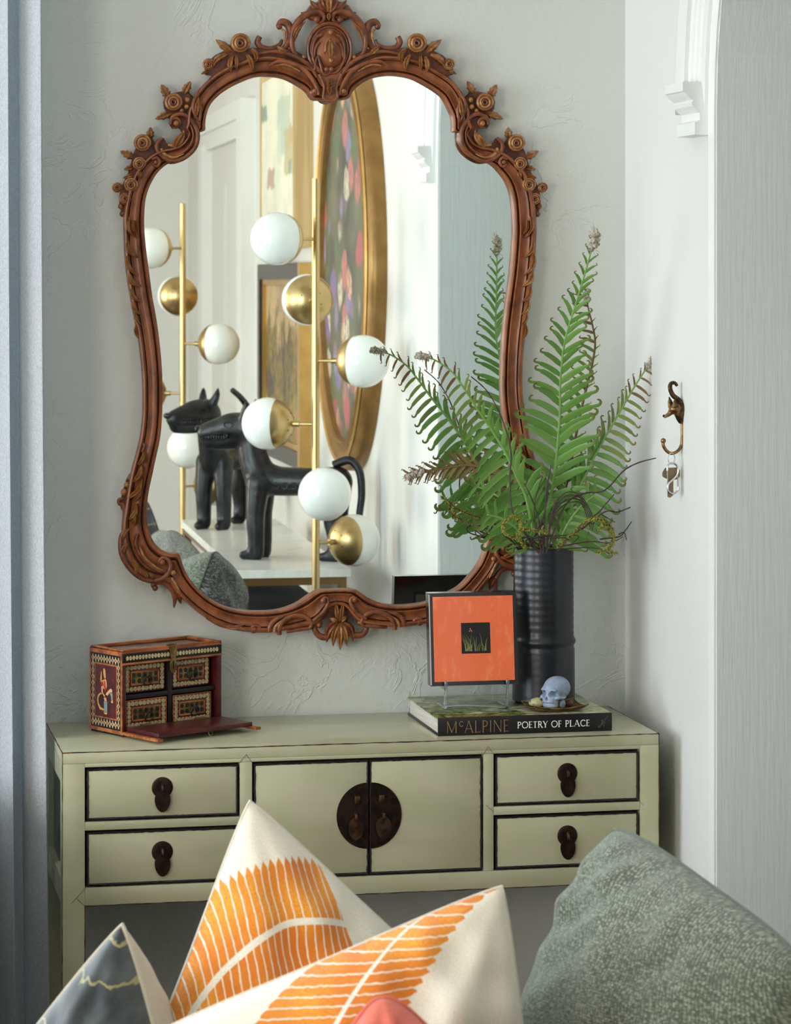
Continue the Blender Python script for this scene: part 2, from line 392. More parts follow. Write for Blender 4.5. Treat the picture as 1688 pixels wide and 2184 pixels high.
PAIRS = """667,212,690,175 654,195,676,150 634,181,652,138 605,167,615,125 575,163,577,118 546,164,540,122 516,175,500,135 486,190,464,153 463,207,433,180
448,225,415,205 440.5,246,402,232 438,264,399,250 437.5,278,398,262 426,283,396,272 424,296,402,283 418,314,396,296 404,329,385,308 386,339,368,315 368,345,350,318
350,355,325,328 335,370,305,345 324,388,288,368 316,406,277,394 310,430,269,424 308,459,263,459 308,489,263,492 312,533,264.5,536 318,578,269,586 325,631,278,640
334,681,287,688 340,726,295,730 344.5,770,300,773 346.5,815,303,815 346.5,874,303.5,870 344,915,301,908 340,944,297,936 332,980,289,968 325,1013,280,1000
317.5,1048,272,1040 313.5,1084,265,1085 314,1113,259,1125 321,1140,262,1165 332,1161,272,1197 350,1175,292,1225 368,1180,325,1240 381,1180,352,1243 386,1192,362,1246
395,1217,370,1257 410,1241,383,1272 427,1260,398,1286 451,1279,425,1309 481,1294,462,1331 516,1302,506,1345 560,1304,562,1350 599,1300,610,1345 632,1288,650,1338
655,1273,680,1330 679,1259,700,1302 700,1257.5,710,1294 720,1256.5,721,1292 740,1256.5,732,1294 760,1258,742,1302 782,1273,765,1328 806,1284,795,1335 833,1290,828,1337
862,1291,865,1337 904,1286,912,1330 940,1274,958,1312 961,1263,985,1296 981,1252,1010,1278 1001,1232,1030,1255 1022,1205,1053,1224 1034,1178,1066,1204 1042,1150,1078,1196
1060,1147,1095,1205 1080,1144,1125,1200 1097,1135,1150,1180 1108,1115,1160,1140 1112,1092,1163,1100 1109,1060,1158,1060 1102,1028,1150,1015 1092,987,1141,975
1083,949,1132,940 1076,895,1123,890 1072,854,1117,852 1071,812,1115,812 1073,750,1117,755 1077,692,1123,698 1085,626,1132,634 1092,568,1140,575 1097,501,1145,505
1097,474,1145,474 1095,438,1142,432 1091,412,1135,400 1082,388,1122,368 1067,367,1100,342 1052,352,1078,326 1035,344,1050,315 1014,338,1030,312 996,326,1014,305
984,308,1005,293 980,296,1000,283 980,283,1010,272 968,280,1006,262 967.5,265,1004,248 966,250,1002,232 960,235,992,210 948,211,978,186 934,198,962,168 907,181,930,147
878,167,893,128 842,161,847,118 812,163,808,118 789,169,775,130 768,181,748,142 753,195,730,152 744,210,722,175 725,214,714,178 705,216,705,180 685,214,697,178"""
PR = [tuple(float(x) for x in q.split(',')) for q in PAIRS.split()]
inn = cr([(p[0], p[1], 0) for p in PR], 3, True); out = cr([(p[2], p[3], 0) for p in PR], 3, True)
FB = -0.010
def F(px, py, h): return P(px, py, FB - h)
mirror = thing('wall_mirror', (0.90, -0.012, 0.98), 'large shaped wall mirror in a carved reddish wood frame above the cabinet', 'mirror')
mg = MB(); ctr = P(705, 730, YM); g2 = [F(p.x, p.y, 0.0102) for p in inn]
g2 = [P(lerp(p.x, q.x, 0.25), lerp(p.y, q.y, 0.25), YM) for p, q in zip(inn, out)]
mg.add([Vector((p.x, YM, p.z)) for p in g2] , [tuple(range(len(g2)))])
mg.build('mirror_glass', m_mir, mirror, sharp=0)
PROF = [(0.0, 0.0095), (0.0, 0.021), (0.05, 0.026), (0.13, 0.027), (0.185, 0.024), (0.195, 0.014), (0.235, 0.014), (0.245, 0.027), (0.30, 0.030), (0.42, 0.026), (0.58, 0.025), (0.70, 0.028), (0.725, 0.022), (0.75, 0.022), (0.77, 0.032), (0.85, 0.036), (0.93, 0.035), (0.985, 0.028), (1.0, 0.020), (1.0, -0.009)]
vs = []; fs = []; n = len(inn); m = len(PROF)
for p, q in zip(inn, out):
    for (t, h) in PROF: vs.append(F(lerp(p.x, q.x, t), lerp(p.y, q.y, t), h))
for i in range(n):
    j = (i + 1) % n
    for k in range(m - 1): fs.append((i*m+k, i*m+k+1, j*m+k+1, j*m+k))
MB().add(vs, fs).build('frame_moulding', m_frame, mirror, sharp=50)
# dark waxed groove line along the moulding
for (t, h, w_) in ((0.215, 0.0172, 0.024), (0.737, 0.0236, 0.017)):
    vs = []; fs = []
    for p, q in zip(inn, out):
        for tt in (t - w_, t + w_): vs.append(F(lerp(p.x, q.x, tt), lerp(p.y, q.y, tt), h))
    for i in range(n):
        j = (i + 1) % n; fs.append((i*2, i*2+1, j*2+1, j*2))
    MB().add(vs, fs).build('groove_line', m_line, mirror, sharp=0)
PXM = 5.3 / FPX
def mx_(p):
    ax = 700.5 + 0.0085 * min(p[1], 1200) + 0.055 * max(0, p[1] - 1200)
    return (2 * ax - p[0], p[1] - 30 * max(0, min(1, (p[1] - 950) / 220)) * min(1, abs(p[0] - ax) / 340))
def scroll(pts, r, h, mat=None, name='scroll', k=4, ball=None, fk=1.0):
    q = cr([(p[0], p[1], 0) for p in pts], k)
    mb = MB(); m_ = len(q); rr = []
    for i in range(m_):
        t = i / (m_ - 1) * (len(r) - 1) if isinstance(r, (list, tuple)) else 0
        v = r if not isinstance(r, (list, tuple)) else lerp(r[int(min(t, len(r) - 1.001))], r[int(min(t, len(r) - 1.001)) + 1], t - int(min(t, len(r) - 1.001)))
        rr.append(v * PXM)
    mb.tube([F(p.x, p.y, h) for p in q], rr, 10, flat=(0, -1, 0), fk=fk)
    if ball: mb.ell(F(ball[0], ball[1], h + 0.004), (ball[2]*PXM,)*3, 12, 8)
    return mb.build(name, mat or m_carve, mirror, sharp=60)
def bead(p, r, h, mat=None): return MB().ell(F(p[0], p[1], h), (r*PXM,)*3, 12, 8).build('bead', mat or m_gilt, mirror)
def leaf(b0, t0, wd, h, bend=0.0, mat=None, name='leaf', serr=0.12):
    b0, t0 = Vector((b0[0], b0[1], 0)), Vector((t0[0], t0[1], 0)); d = t0 - b0; L = d.length; nrm = Vector((-d.y, d.x, 0)) / L
    vs = []; fs = []; N = 10; cs = [(-1, -0.014), (-1, 0.0), (-0.5, 0.006), (0, 0.0025), (0.5, 0.006), (1, 0.0), (1, -0.014)]
    for i in range(N + 1):
        t = i / N; c = b0 + d * t + nrm * bend * L * math.sin(math.pi * t)
        wv = wd * (math.sin(math.pi * min(1, 0.12 + 0.88 * t)) ** 0.8 * (1 - 0.25 * t)) * (1 + serr * math.cos(t * 22)) + 0.4
        if i == N: wv = 0.3
        for (x, hh) in cs:
            q = c + nrm * x * wv; sc = max(0.15, wv / wd) if hh > 0 else 1
            vs.append(F(q.x, q.y, h + hh * sc + 0.006 * math.sin(math.pi * t)))
    K = len(cs)
    for i in range(N):
        for k in range(K - 1): fs.append((i*K+k, i*K+k+1, (i+1)*K+k+1, (i+1)*K+k))
    fs += [tuple(range(K)), tuple(N*K+k for k in range(K-1, -1, -1))]
    return MB().add(vs, fs).build(name, mat or m_gilt, mirror, sharp=50)
def rose(c, r, h, tilt=(0, 0)):
    root = None
    mb = MB(); mb.ell(F(c[0], c[1], h - 0.004), (r*PXM*0.97, 0.013, r*PXM*0.97), 16, 8)
    o = mb.build('rose', m_carve, mirror)
    for k, (q, hh, th) in enumerate(((0.80, 0.006, 0.20), (0.50, 0.011, 0.17), (0.22, 0.014, 0.12))):
        pts = []
        for i in range(22):
            a = 2 * math.pi * i / 20 * 1.0 + k * 2.1; rr = r * (q + 0.10 * i / 22)
            pts.append(F(c[0] + tilt[0]*k + rr * math.cos(a), c[1] + tilt[1]*k + rr * math.sin(a), h + hh))
        MB().tube(pts, [th * r * PXM * 1.1] * 22, 8, flat=(0, -1, 0), fk=1.3).build('petal', m_gilt if k < 2 else m_carve, o)
    return o
def plate(poly, h0, h1, name='backing', mat=None, k=3):
    q = cr([(p[0], p[1], 0) for p in poly], k, True); mb = MB(); n_ = len(q); c = sum(q, Vector((0,0,0))) / n_
    vs = [F(p.x, p.y, -0.006) for p in q] + [F(p.x, p.y, h0) for p in q] + [F(*(p + (c - p).normalized() * 3).xy, h1) for p in q]
    fs = [tuple(range(n_)), tuple(range(3*n_-1, 2*n_-1, -1))]
    for a in (0, 1): fs += [(a*n_+i, (a+1)*n_+i, (a+1)*n_+(i+1)%n_, a*n_+(i+1)%n_) for i in range(n_)]
    return mb.add(vs, fs).build(name, mat or m_carve, mirror, sharp=40)
def both(fn, *pl, **k):
    """a carving and its counterpart on the other side of the frame"""
    fn(*pl, **k)
    def mm(a):
        if isinstance(a, tuple) and len(a) == 2 and a[1] is not None and all(isinstance(x, (int, float)) for x in a): return mx_(a)
        if isinstance(a, list) and a and isinstance(a[0], tuple): return [mx_(x) for x in a]
        return a
    kk = dict(k)
    if kk.get('ball'): kk['ball'] = mx_(kk['ball'][:2]) + (kk['ball'][2],)
    if 'bend' in kk: kk['bend'] = -kk['bend']
    if 'tilt' in kk: kk['tilt'] = None or (-k['tilt'][0], k['tilt'][1])
    fn(*[mm(a) for a in pl], **kk)
# crest ----------------------------------------------------------------
ov = [(703 + 47 * math.cos(a), 105 + 56 * math.sin(a)) for a in [2 * math.pi * i / 20 for i in range(20)]]
plate(ov, 0.024, 0.030, 'cartouche', m_frame, 2)
for s_, r_, h_ in ((1.0, 4.2, 0.031), (0.86, 2.6, 0.032)):
    q = cr([(703 + 46 * s_ * math.cos(a), 105 + 55 * s_ * math.sin(a), 0) for a in [2 * math.pi * i / 24 for i in range(24)]], 2, True)
    MB().tube([F(p.x, p.y, h_) for p in q], r_ * PXM, 8, flat=(0, -1, 0), fk=1.5, closed=True).build('cartouche_rim', m_carve, mirror)
MB().ell(F(703, 106, 0.026), (36*PXM, 0.012, 44*PXM), 24, 12).build('cartouche_dome', m_frame, mirror)
plate([(682, 152), (688, 185), (688, 212), (705, 219), (722, 212), (722, 185), (729, 152), (705, 150)], 0.028, 0.036, 'crest_drop', m_carve, 2)
scroll([(681, 158), (692, 185), (690, 208), (705, 216), (720, 208), (718, 185), (729, 158)], 3.2, 0.037, m_frame)
scroll([(671, 150), (678, 120), (690, 158), (704, 156), (699, 148)], [2.5, 3, 3, 2.5, 2], 0.037, ball=(697, 148, 5))
both(scroll, [(668, 100), (668, 125), (678, 146), (690, 156), (700, 154)], [2.2, 3.2, 3.2, 2.8, 2], 0.036, ball=(697, 148, 6))
both(scroll, [(687, 74), (675, 80), (668, 98), (669, 122)], [3.5, 4, 3, 1.5], 0.036, m_carve)
both(scroll, [(681, 90), (673, 102), (671, 122)], [3.5, 3, 1.5], 0.036, m_carve)
bead((706, 69), 6, 0.037); bead((706, 129), 5.5, 0.037)
leaf((707, 120), (706, 84), 7, 0.037); both(scroll, [(704, 80), (696, 92), (694, 108), (690, 113)], [2.5, 3, 2.5, 3.5], 0.037, m_gilt)
for q in (0, 1, 2): both(leaf, (705, 178 + q * 9), (697, 168 + q * 9), 3.2, 0.039)
leaf((704, 180), (704, 203), 6, 0.039)
for (tx, ty, wd) in ((703, -18, 9.5), (684, -12, 10), (661, 0, 11), (641, 27, 13)):
    if tx == 703: leaf((703, 26), (tx, ty), wd, 0.026, serr=0.0, mat=m_gilt)
    else: both(leaf, (699, 27), (tx, ty), wd, 0.026 - 0.001 * (703 - tx) / 10, serr=0.0, bend=-0.12, mat=m_carve if wd > 9 else m_gilt)
plate([(652, 34), (660, 12), (690, 0), (715, 0), (745, 12), (752, 34), (725, 46), (702, 50), (680, 46)], 0.010, 0.020, 'crest_back', m_carve, 2)
leaf((702, 28), (702, 44), 5, 0.032)
both(scroll, [(672, 42), (679, 48), (689, 45), (691, 34), (681, 25.5), (660, 28), (639, 43), (626, 65), (622.4, 92), (628, 114), (641, 127), (648, 124)], [3, 4, 4.5, 5, 6, 8, 8, 7, 6, 5.5, 5, 4], 0.028, m_carve, ball=(676, 42, 7.5))
both(bead, (648, 122), 5, 0.030)
both(leaf, (626, 88), (652, 45), 6, 0.026, bend=-0.1)
both(scroll, [(593, 58), (601, 47), (614, 52), (619.5, 68), (617, 86), (608, 101), (592, 108)], [5.5, 8, 9, 8.5, 8, 6, 4], 0.022, m_carve, ball=(596, 57, 6.5))
both(scroll, [(601, 62), (608, 70), (606, 88)], [2, 3.2, 1.5], 0.032, m_gilt)
both(scroll, [(554, 78), (549.5, 90), (558, 101), (578, 104), (596, 96), (602, 84)], [6, 7, 6.5, 6, 5, 3], 0.022, m_carve)
both(leaf, (612, 116), (591, 98), 7, 0.030)
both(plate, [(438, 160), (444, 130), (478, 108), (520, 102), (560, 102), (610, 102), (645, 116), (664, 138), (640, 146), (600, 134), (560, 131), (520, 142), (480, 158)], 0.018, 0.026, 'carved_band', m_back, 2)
both(scroll, [(575, 140), (593, 131), (620, 134), (650, 149), (672, 178), (680, 202)], [2, 4, 5, 5.5, 4.5, 4], 0.034, m_frame)
both(scroll, [(546, 116), (590, 110), (635, 123), (662, 142), (676, 165)], [2.5, 4, 5, 5, 3], 0.034, m_carve)
both(scroll, [(590, 140), (612, 138), (640, 152)], [1.5, 3, 1.5], 0.034, m_gilt)
both(bead, (671, 196), 9.5, 0.030, mat=m_carve); both(bead, (671, 194), 5, 0.037)
# rose on the arch
both(rose, (513, 92), 20, 0.026)
both(leaf, (496, 112), (460, 84), 10, 0.022); both(leaf, (484, 116), (452, 146), 7, 0.030, bend=0.15); both(leaf, (496, 120), (493, 154), 7, 0.032, bend=0.1)
both(leaf, (505, 118), (505, 150), 5, 0.032); both(leaf, (528, 116), (538, 152), 7, 0.032, bend=-0.1); both(leaf, (541, 108), (543, 135), 6, 0.032, bend=-0.2); both(leaf, (536, 104), (556, 122), 5, 0.030)
both(rose, (445, 137), 12, 0.024); both(leaf, (446, 150), (429, 158), 4.5, 0.022)
# strap and roses of the shoulder
both(scroll, [(427, 188), (416, 210), (412, 232), (424, 258), (428, 232), (421, 212)], [2, 4, 4.5, 3, 4, 2], 0.034, m_carve)
both(leaf, (418, 250), (424, 205), 6, 0.032)
both(rose, (370, 218), 18, 0.024); both(leaf, (360, 208), (344, 180), 10, 0.016, serr=0.2); both(leaf, (392, 200), (407, 173), 9, 0.016, serr=0.2); both(leaf, (368, 240), (331, 254), 9, 0.016, serr=0.2)
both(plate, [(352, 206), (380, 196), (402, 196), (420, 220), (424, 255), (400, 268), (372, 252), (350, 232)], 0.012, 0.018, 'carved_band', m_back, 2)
both(bead, (400, 213), 6, 0.030); both(bead, (398, 228), 5.5, 0.030); both(bead, (388, 236), 5, 0.028)
# C scroll
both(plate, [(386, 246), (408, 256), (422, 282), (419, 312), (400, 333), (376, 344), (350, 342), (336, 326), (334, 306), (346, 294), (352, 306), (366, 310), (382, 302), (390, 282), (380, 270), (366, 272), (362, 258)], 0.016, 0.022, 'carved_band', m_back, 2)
both(scroll, [(370, 272), (380, 270), (384, 260), (376, 252), (366, 256), (364, 266), (368, 250), (386, 243), (406, 254), (421, 281), (418, 311), (400, 332), (377, 343), (356, 340), (339, 326), (334, 308), (346, 294)], [2.5, 3, 3.5, 4, 4, 4, 5, 5, 5, 5, 5, 5, 5, 5, 5, 5, 3.5], 0.030, m_carve)
both(scroll, [(392, 278), (390, 296), (377, 310), (358, 309)], [2, 5, 5, 3], 0.028, m_gilt)
both(leaf, (372, 316), (394, 282), 7, 0.030, bend=-0.12); both(scroll, [(344, 316), (352, 330), (372, 336), (392, 328)], [4, 4.5, 3, 1.5], 0.030, m_gilt)
both(scroll, [(404, 262), (412, 284), (408, 306), (394, 322), (376, 331)], 2.2, 0.030, m_frame)
both(bead, (376, 263), 6.5, 0.034)
# roses running down the side
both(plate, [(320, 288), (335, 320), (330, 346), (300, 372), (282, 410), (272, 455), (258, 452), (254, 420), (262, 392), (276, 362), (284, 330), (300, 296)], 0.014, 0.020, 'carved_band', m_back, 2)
both(rose, (304, 305), 17.5, 0.026); both(rose, (297, 349), 13.5, 0.026); both(rose, (279, 394), 14, 0.026); both(rose, (250, 400), 10.5, 0.016); both(rose, (267, 424), 12, 0.022)
both(leaf, (320, 296), (321, 271), 9, 0.016, serr=0.2); both(leaf, (284, 336), (257, 322), 9, 0.016, serr=0.2); both(leaf, (286, 356), (264, 362), 7, 0.016, serr=0.2); both(leaf, (288, 372), (262, 380), 6, 0.018); both(leaf, (300, 366), (296, 382), 6, 0.030)
for q in ((258, 440, 6.5), (270, 441, 6), (262, 456, 7), (268, 449, 5)): both(bead, q[:2], q[2], 0.020, mat=m_carve)
both(scroll, [(324, 340), (334, 336), (340, 344), (336, 354), (328, 352), (330, 345)], [3, 4, 4, 3.5, 3, 2], 0.032, m_carve, ball=(332, 346, 4.5))
# acanthus tongues on the sides
for (a, b_, wd) in (((276, 462), (290, 508), 5), ((284, 470), (294, 500), 4), ((272, 512), (292, 550), 6), ((271, 540), (294, 588), 6), ((274, 580), (299, 612), 7), ((279, 612), (300, 645), 6), ((284, 640), (301, 672), 5.5), ((289, 664), (302, 694), 4.5), ((292, 690), (300, 726), 4)):
    both(leaf, a, b_, wd, 0.031, bend=0.18, serr=0.0)
# lower corner swell
both(scroll, [(339, 1199), (345, 1190), (358, 1194), (363.5, 1207), (358, 1224), (342, 1236), (319, 1238), (294, 1228), (273, 1207), (260, 1182), (257, 1158), (260, 1140), (272, 1128)], [3, 4, 5, 5.5, 6, 6, 6, 6, 6, 6, 5, 4.5, 3], 0.032, m_carve, ball=(346, 1200, 7))
both(scroll, [(294, 1138), (289, 1158), (298, 1182), (314, 1202), (337, 1217), (354, 1219)], [2.5, 4, 4, 4, 3.5, 2], 0.033, m_carve)
both(scroll, [(298, 1166), (309, 1190), (330, 1208), (347, 1216)], [2, 3.5, 3, 1.5], 0.035, m_gilt)
both(leaf, (292, 1226), (278, 1190), 6, 0.034, bend=0.15); both(leaf, (316, 1234), (303, 1214), 5, 0.034); both(leaf, (330, 1233), (318, 1222), 4, 0.034); both(leaf, (262, 1180), (274, 1158), 6, 0.034, bend=-0.1)
both(leaf, (262, 1150), (278, 1126), 6, 0.034, bend=-0.15); both(leaf, (276, 1108), (291, 1074), 6, 0.033, bend=0.15); both(leaf, (284, 1122), (290, 1092), 4, 0.033)
both(leaf, (275, 1062), (303, 1020), 7, 0.033, bend=0.15); both(leaf, (282, 1070), (300, 1036), 5, 0.033, bend=0.15); both(leaf, (285, 1028), (302, 990), 6, 0.033, bend=0.12); both(leaf, (296, 992), (306, 962), 5, 0.033, bend=0.1); both(scroll, [(302, 964), (308, 950), (300, 944)], [2, 4, 2.5], 0.030, m_carve)
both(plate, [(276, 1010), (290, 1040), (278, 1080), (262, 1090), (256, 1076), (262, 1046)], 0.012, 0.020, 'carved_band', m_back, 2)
for q in ((279, 1019, 6), (271, 1034, 6.5), (265, 1050, 7.5)): both(bead, q[:2], q[2], 0.022)
both(scroll, [(262, 1064), (254, 1066), (255, 1075), (263, 1076), (266, 1092), (263, 1115)], [3, 4, 4, 4.5, 4.5, 3], 0.022, m_carve)
both(scroll, [(331, 1256), (326, 1247), (336, 1242), (350, 1243), (364, 1254), (373, 1272), (371, 1296)], [4, 5, 6, 6, 6, 6, 1.5], 0.020, m_carve, ball=(331, 1254, 6.5))
both(leaf, (368, 1258), (386, 1288), 8, 0.018, bend=-0.1, mat=m_carve); both(bead, (370, 1222), 6, 0.034); both(scroll, [(366, 1232), (374, 1246), (384, 1262)], [2.5, 3.5, 2], 0.034, m_gilt)
# bottom centre
def bc(fn, *a, **k): return fn(*a, **k)
scroll([(690, 1284), (692, 1276), (700, 1278), (698, 1292), (687, 1309), (668, 1324)], [3, 4, 4, 4.5, 5, 4], 0.034, m_carve, ball=(690, 1281, 6.5))
scroll([(757, 1283), (756, 1275), (748, 1278), (750, 1291), (762, 1308), (782, 1320)], [3, 4, 4, 4.5, 5, 4], 0.034, m_carve, ball=(757, 1279, 6))
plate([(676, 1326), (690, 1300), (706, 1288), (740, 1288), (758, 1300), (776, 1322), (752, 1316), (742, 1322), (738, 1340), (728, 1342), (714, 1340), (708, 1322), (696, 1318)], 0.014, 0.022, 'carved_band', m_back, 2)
scroll([(682, 1336), (684, 1328), (676, 1326), (671, 1340), (680, 1355), (695, 1359), (706, 1348), (708, 1334)], [4, 5, 5, 6, 7, 7.5, 6, 4], 0.024, m_carve, ball=(681, 1333, 7))
scroll([(768, 1331), (771, 1323), (779, 1326), (782, 1340), (773, 1353), (757, 1355), (744, 1347), (741, 1334)], [4, 5, 5, 6, 7, 7.5, 6, 4], 0.024, m_carve, ball=(769, 1328, 7))
for (tx, ty, wd) in ((697, 1371, 10), (711, 1379, 8), (726, 1387, 9), (740, 1378, 8), (754, 1368, 10)): leaf((725, 1324), (tx, ty), wd, 0.024, serr=0.0, mat=m_carve if wd == 10 else m_gilt, bend=(725 - tx) * 0.006)
for (bx_, by_, tx, ty) in ((722, 1326, 704, 1318), (722, 1322, 717, 1284), (728, 1322, 733, 1283), (728, 1326, 741, 1313), (724, 1298, 724, 1328)): leaf((bx_, by_), (tx, ty), 6, 0.028, serr=0.0)
both(scroll, [(549, 1344), (541, 1347), (537, 1341), (543, 1335), (552, 1338), (553, 1348)], [3, 4, 4.5, 5, 5, 4], 0.028, m_carve, ball=(544, 1343, 5))
both(scroll, [(574, 1348), (577, 1334), (588, 1322), (606, 1315)], [5, 6, 5, 2], 0.032, m_carve)
both(scroll, [(596, 1354), (597, 1334), (612, 1320), (634, 1313), (655, 1318), (665, 1332), (660, 1340)], [5, 6.5, 6, 5.5, 5.5, 5, 4], 0.032, m_carve)
both(scroll, [(660, 1340), (640, 1342), (612, 1348)], [4, 5, 3], 0.030, m_carve); both(scroll, [(585, 1350), (588, 1336), (602, 1324)], [3, 4, 2], 0.034, m_gilt)
both(scroll, [(440, 1318), (470, 1333), (500, 1338), (524, 1330)], [2, 4, 4.5, 2], 0.033, m_carve); both(scroll, [(474, 1336), (500, 1341), (516, 1338)], [2, 3.5, 1.5], 0.034, m_gilt)
# ------------------------------------------------------------------ green lacquered cabinet
m_lac, nt, b = newmat('sage_lacquer'); co = coords(nt)
nt.links.new(mixc(nt, tnoise(nt, co, 16, 4, 0.5, (0.35, 1, 1)).step(0.35, 0.7), hx(174, 171, 137), hx(184, 180, 149)), b.inputs['Base Color'])
b.inputs['Roughness'].default_value = 0.30; b.inputs['Coat Weight'].default_value = 0.35; b.inputs['Coat Roughness'].default_value = 0.10
bumpn(nt, b, tnoise(nt, co, 40, 3), 0.08, 0.002)
m_black = M('black_lacquer', hx(16, 11, 10), 0.6)
m_worn = M('worn_edge', hx(48, 26, 18), 0.6, 0, hx(120, 66, 40), vs=60, lo=0.45, hi=0.75)
m_iron = M('bronze_hardware', hx(58, 42, 32), 0.42, 0.75, hx(38, 27, 22), vs=60)
m_iron2 = M('rubbed_bronze', hx(92, 66, 48), 0.38, 0.75, hx(60, 42, 32), vs=50)
X0, X1, YFc, ZT = 0.417, 1.4746, -0.343, 0.797
ZB = 0.534; YB = -0.006
cab = thing('cabinet', (0.946, -0.17, 0), 'sage green lacquered low console cabinet with round bronze door plates', 'cabinet')
MB().box(X0, X1, YFc, YB, ZT - 0.020, ZT, 0.0012).build('top_panel', m_lac, cab)
fd = 0.018                                   # thickness of the face frame
def fr(name, x0, x1, z0, z1, mat=None, y0=YFc, y1=YFc + fd): return MB().box(x0, x1, y0, y1, z0, z1, 0.0008).build(name, mat or m_lac, cab)
dz = [(0.681, 0.7665), (0.569, 0.6585)]
LX, DXa, DXb, RX = (0.4595, 0.7185), (0.748, 0.9475), (0.9515, 1.150), (1.1765, 1.4355)
fr('rail', X0 + 0.0385, X1 - 0.035, 0.7705, ZT - 0.020); fr('rail', X0 + 0.0385, X1 - 0.035, ZB, 0.565)
fr('stile', LX[1] + 0.004, DXa[0] - 0.004, 0.565, 0.7705); fr('stile', DXb[1] + 0.004, RX[0] - 0.004, 0.565, 0.7705)
fr('rail', X0 + 0.0385, LX[1] + 0.004, 0.6625, 0.677); fr('rail', RX[0] - 0.004, X1 - 0.035, 0.6625, 0.677)
for (x0, x1) in ((X0, X0 + 0.0385), (X1 - 0.035, X1)):
    MB().box(x0, x1, YFc, YFc + 0.04, 0, ZT - 0.020, 0.001).build('leg', m_lac, cab)
    MB().box(x0, x1, YB - 0.04, YB, 0, ZT - 0.020, 0.001).build('leg', m_lac, cab)
MB().box(X0 + 0.03, X1 - 0.03, YFc + 0.0175, YB - 0.02, ZB + 0.003, ZT - 0.020).build('carcass', m_black, cab)
for xs in (X0, X1 - 0.016):
    MB().box(xs, xs + 0.016, YFc + 0.04, YB - 0.04, ZT - 0.055, ZT - 0.020).build('side_rail', m_lac, cab)
    MB().box(xs, xs + 0.016, YFc + 0.04, YB - 0.04, ZB, ZB + 0.045).build('side_rail', m_lac, cab)
    MB().box(xs + 0.010, xs + 0.016, YFc + 0.04, YB - 0.04, ZB + 0.045, ZT - 0.055).build('side_panel', M('side_panel_shade_green', hx(92, 98, 82), 0.4), cab)  # panel colour darkened to paint in the shadow of the recess
# worn dark lines where the paint has rubbed through along the edges
def wear(pts, r=0.0009): 
    pp = []
    for a, c in zip(pts[:-1], pts[1:]):
        a, c = Vector(a), Vector(c); nseg = max(2, int((c - a).length / 0.012))
        for i in range(nseg): pp.append(lerp(a, c, i / nseg) + Vector((0, 0, random.uniform(-0.0003, 0.0003))))
    pp.append(Vector(pts[-1]))
    MB().tube(pp, [r * random.uniform(0.6, 1.3) for _ in pp], 6).build('worn_line', m_worn, cab)
wear([(X0, YB, ZT - 0.0006), (X0, YFc, ZT - 0.0006), (X1, YFc, ZT - 0.0006), (X1, YB, ZT - 0.0006)])
wear([(X0, YFc, ZT), (X0, YFc, 0.02)], 0.0007); wear([(X1, YFc, ZT), (X1, YFc, 0.02)], 0.0009)
wear([(X0 + 0.0385, YFc, ZB), (X1 - 0.035, YFc, ZB)], 0.0010); wear([(X0 + 0.0385, YFc, ZB), (X0 + 0.0385, YFc, 0.02)], 0.0008)
def crack(p, q): MB().tube([(p[0], YFc - 0.0001, p[1]), (q[0], YFc - 0.0001, q[1])], 0.0004, 4).build('joint_line', m_worn, cab)
for xm, (xa, xb) in ((0.7333, (LX[1] + 0.003, DXa[0] - 0.004)), (1.163, (DXb[1] + 0.003, RX[0] - 0.004))):
    crack((xa, 0.769), (xm, 0.7835)); crack((xb, 0.769), (xm, 0.7835))
crack((LX[0] - 0.002, 0.566), (X0 + 0.014, 0.538)); crack((X0 + 0.0385, ZB), (X0 + 0.026, ZB + 0.012)); crack((RX[0] - 0.004, 0.669), (RX[0] - 0.018, 0.681)); crack((RX[1] + 0.002, 0.679), (RX[1] + 0.010, 0.670))
def edge_rag(o, x0, x1, z0, z1):
    """ragged black line round a drawer or door front"""
    mb = MB(); e = 0.0016
    for (a, c) in (((x0, z0), (x1, z0)), ((x1, z0), (x1, z1)), ((x1, z1), (x0, z1)), ((x0, z1), (x0, z0))):
        a, c = Vector((a[0], YFc + 0.0005, a[1])), Vector((c[0], YFc + 0.0005, c[1])); k = int((c - a).length / 0.006) + 2
        pp = [lerp(a, c, i / k) + Vector((random.uniform(-1, 1) * 0.0005, 0, random.uniform(-1, 1) * 0.0005)) for i in range(k + 1)]
        mb.tube(pp, [e * random.uniform(0.7, 1.5) for _ in pp], 5)
    mb.build('worn_edge', m_black, o)
def drop(cx, cz, w_, h_, y, t=0.0025, n=22):
    """teardrop pull, rounder at the bottom"""
    poly = []
    for i in range(n):
        a = 2 * math.pi * i / n; sx = math.sin(a); cz_ = math.cos(a)
        poly.append((cx + w_ * sx * (0.5 + 0.06 * cz_), y, cz - h_ / 2 + h_ / 2 * cz_))
    return MB().prism(poly, (0, t, 0))
def pull(o, cx, cz, r=0.0182):
    pl = MB().lathe([(r, 0), (r, 0.0012), (r * 0.9, 0.0022), (r * 0.5, 0.0018), (0, 0.0018)], (cx, YFc, cz), 28, Matrix.Rotation(R(90), 3, 'X')).build('back_plate', m_iron, o)
    MB().tube(cr([(cx, YFc, cz + 0.004), (cx, YFc - 0.008, cz + 0.003), (cx, YFc - 0.009, cz - 0.004), (cx, YFc - 0.004, cz - 0.006)], 4), 0.0028, 8).build('staple', m_iron2, o)
    return drop(cx, cz - 0.003, 0.0270, 0.0385, YFc - 0.0068).build('pull', m_iron, o, sharp=30)
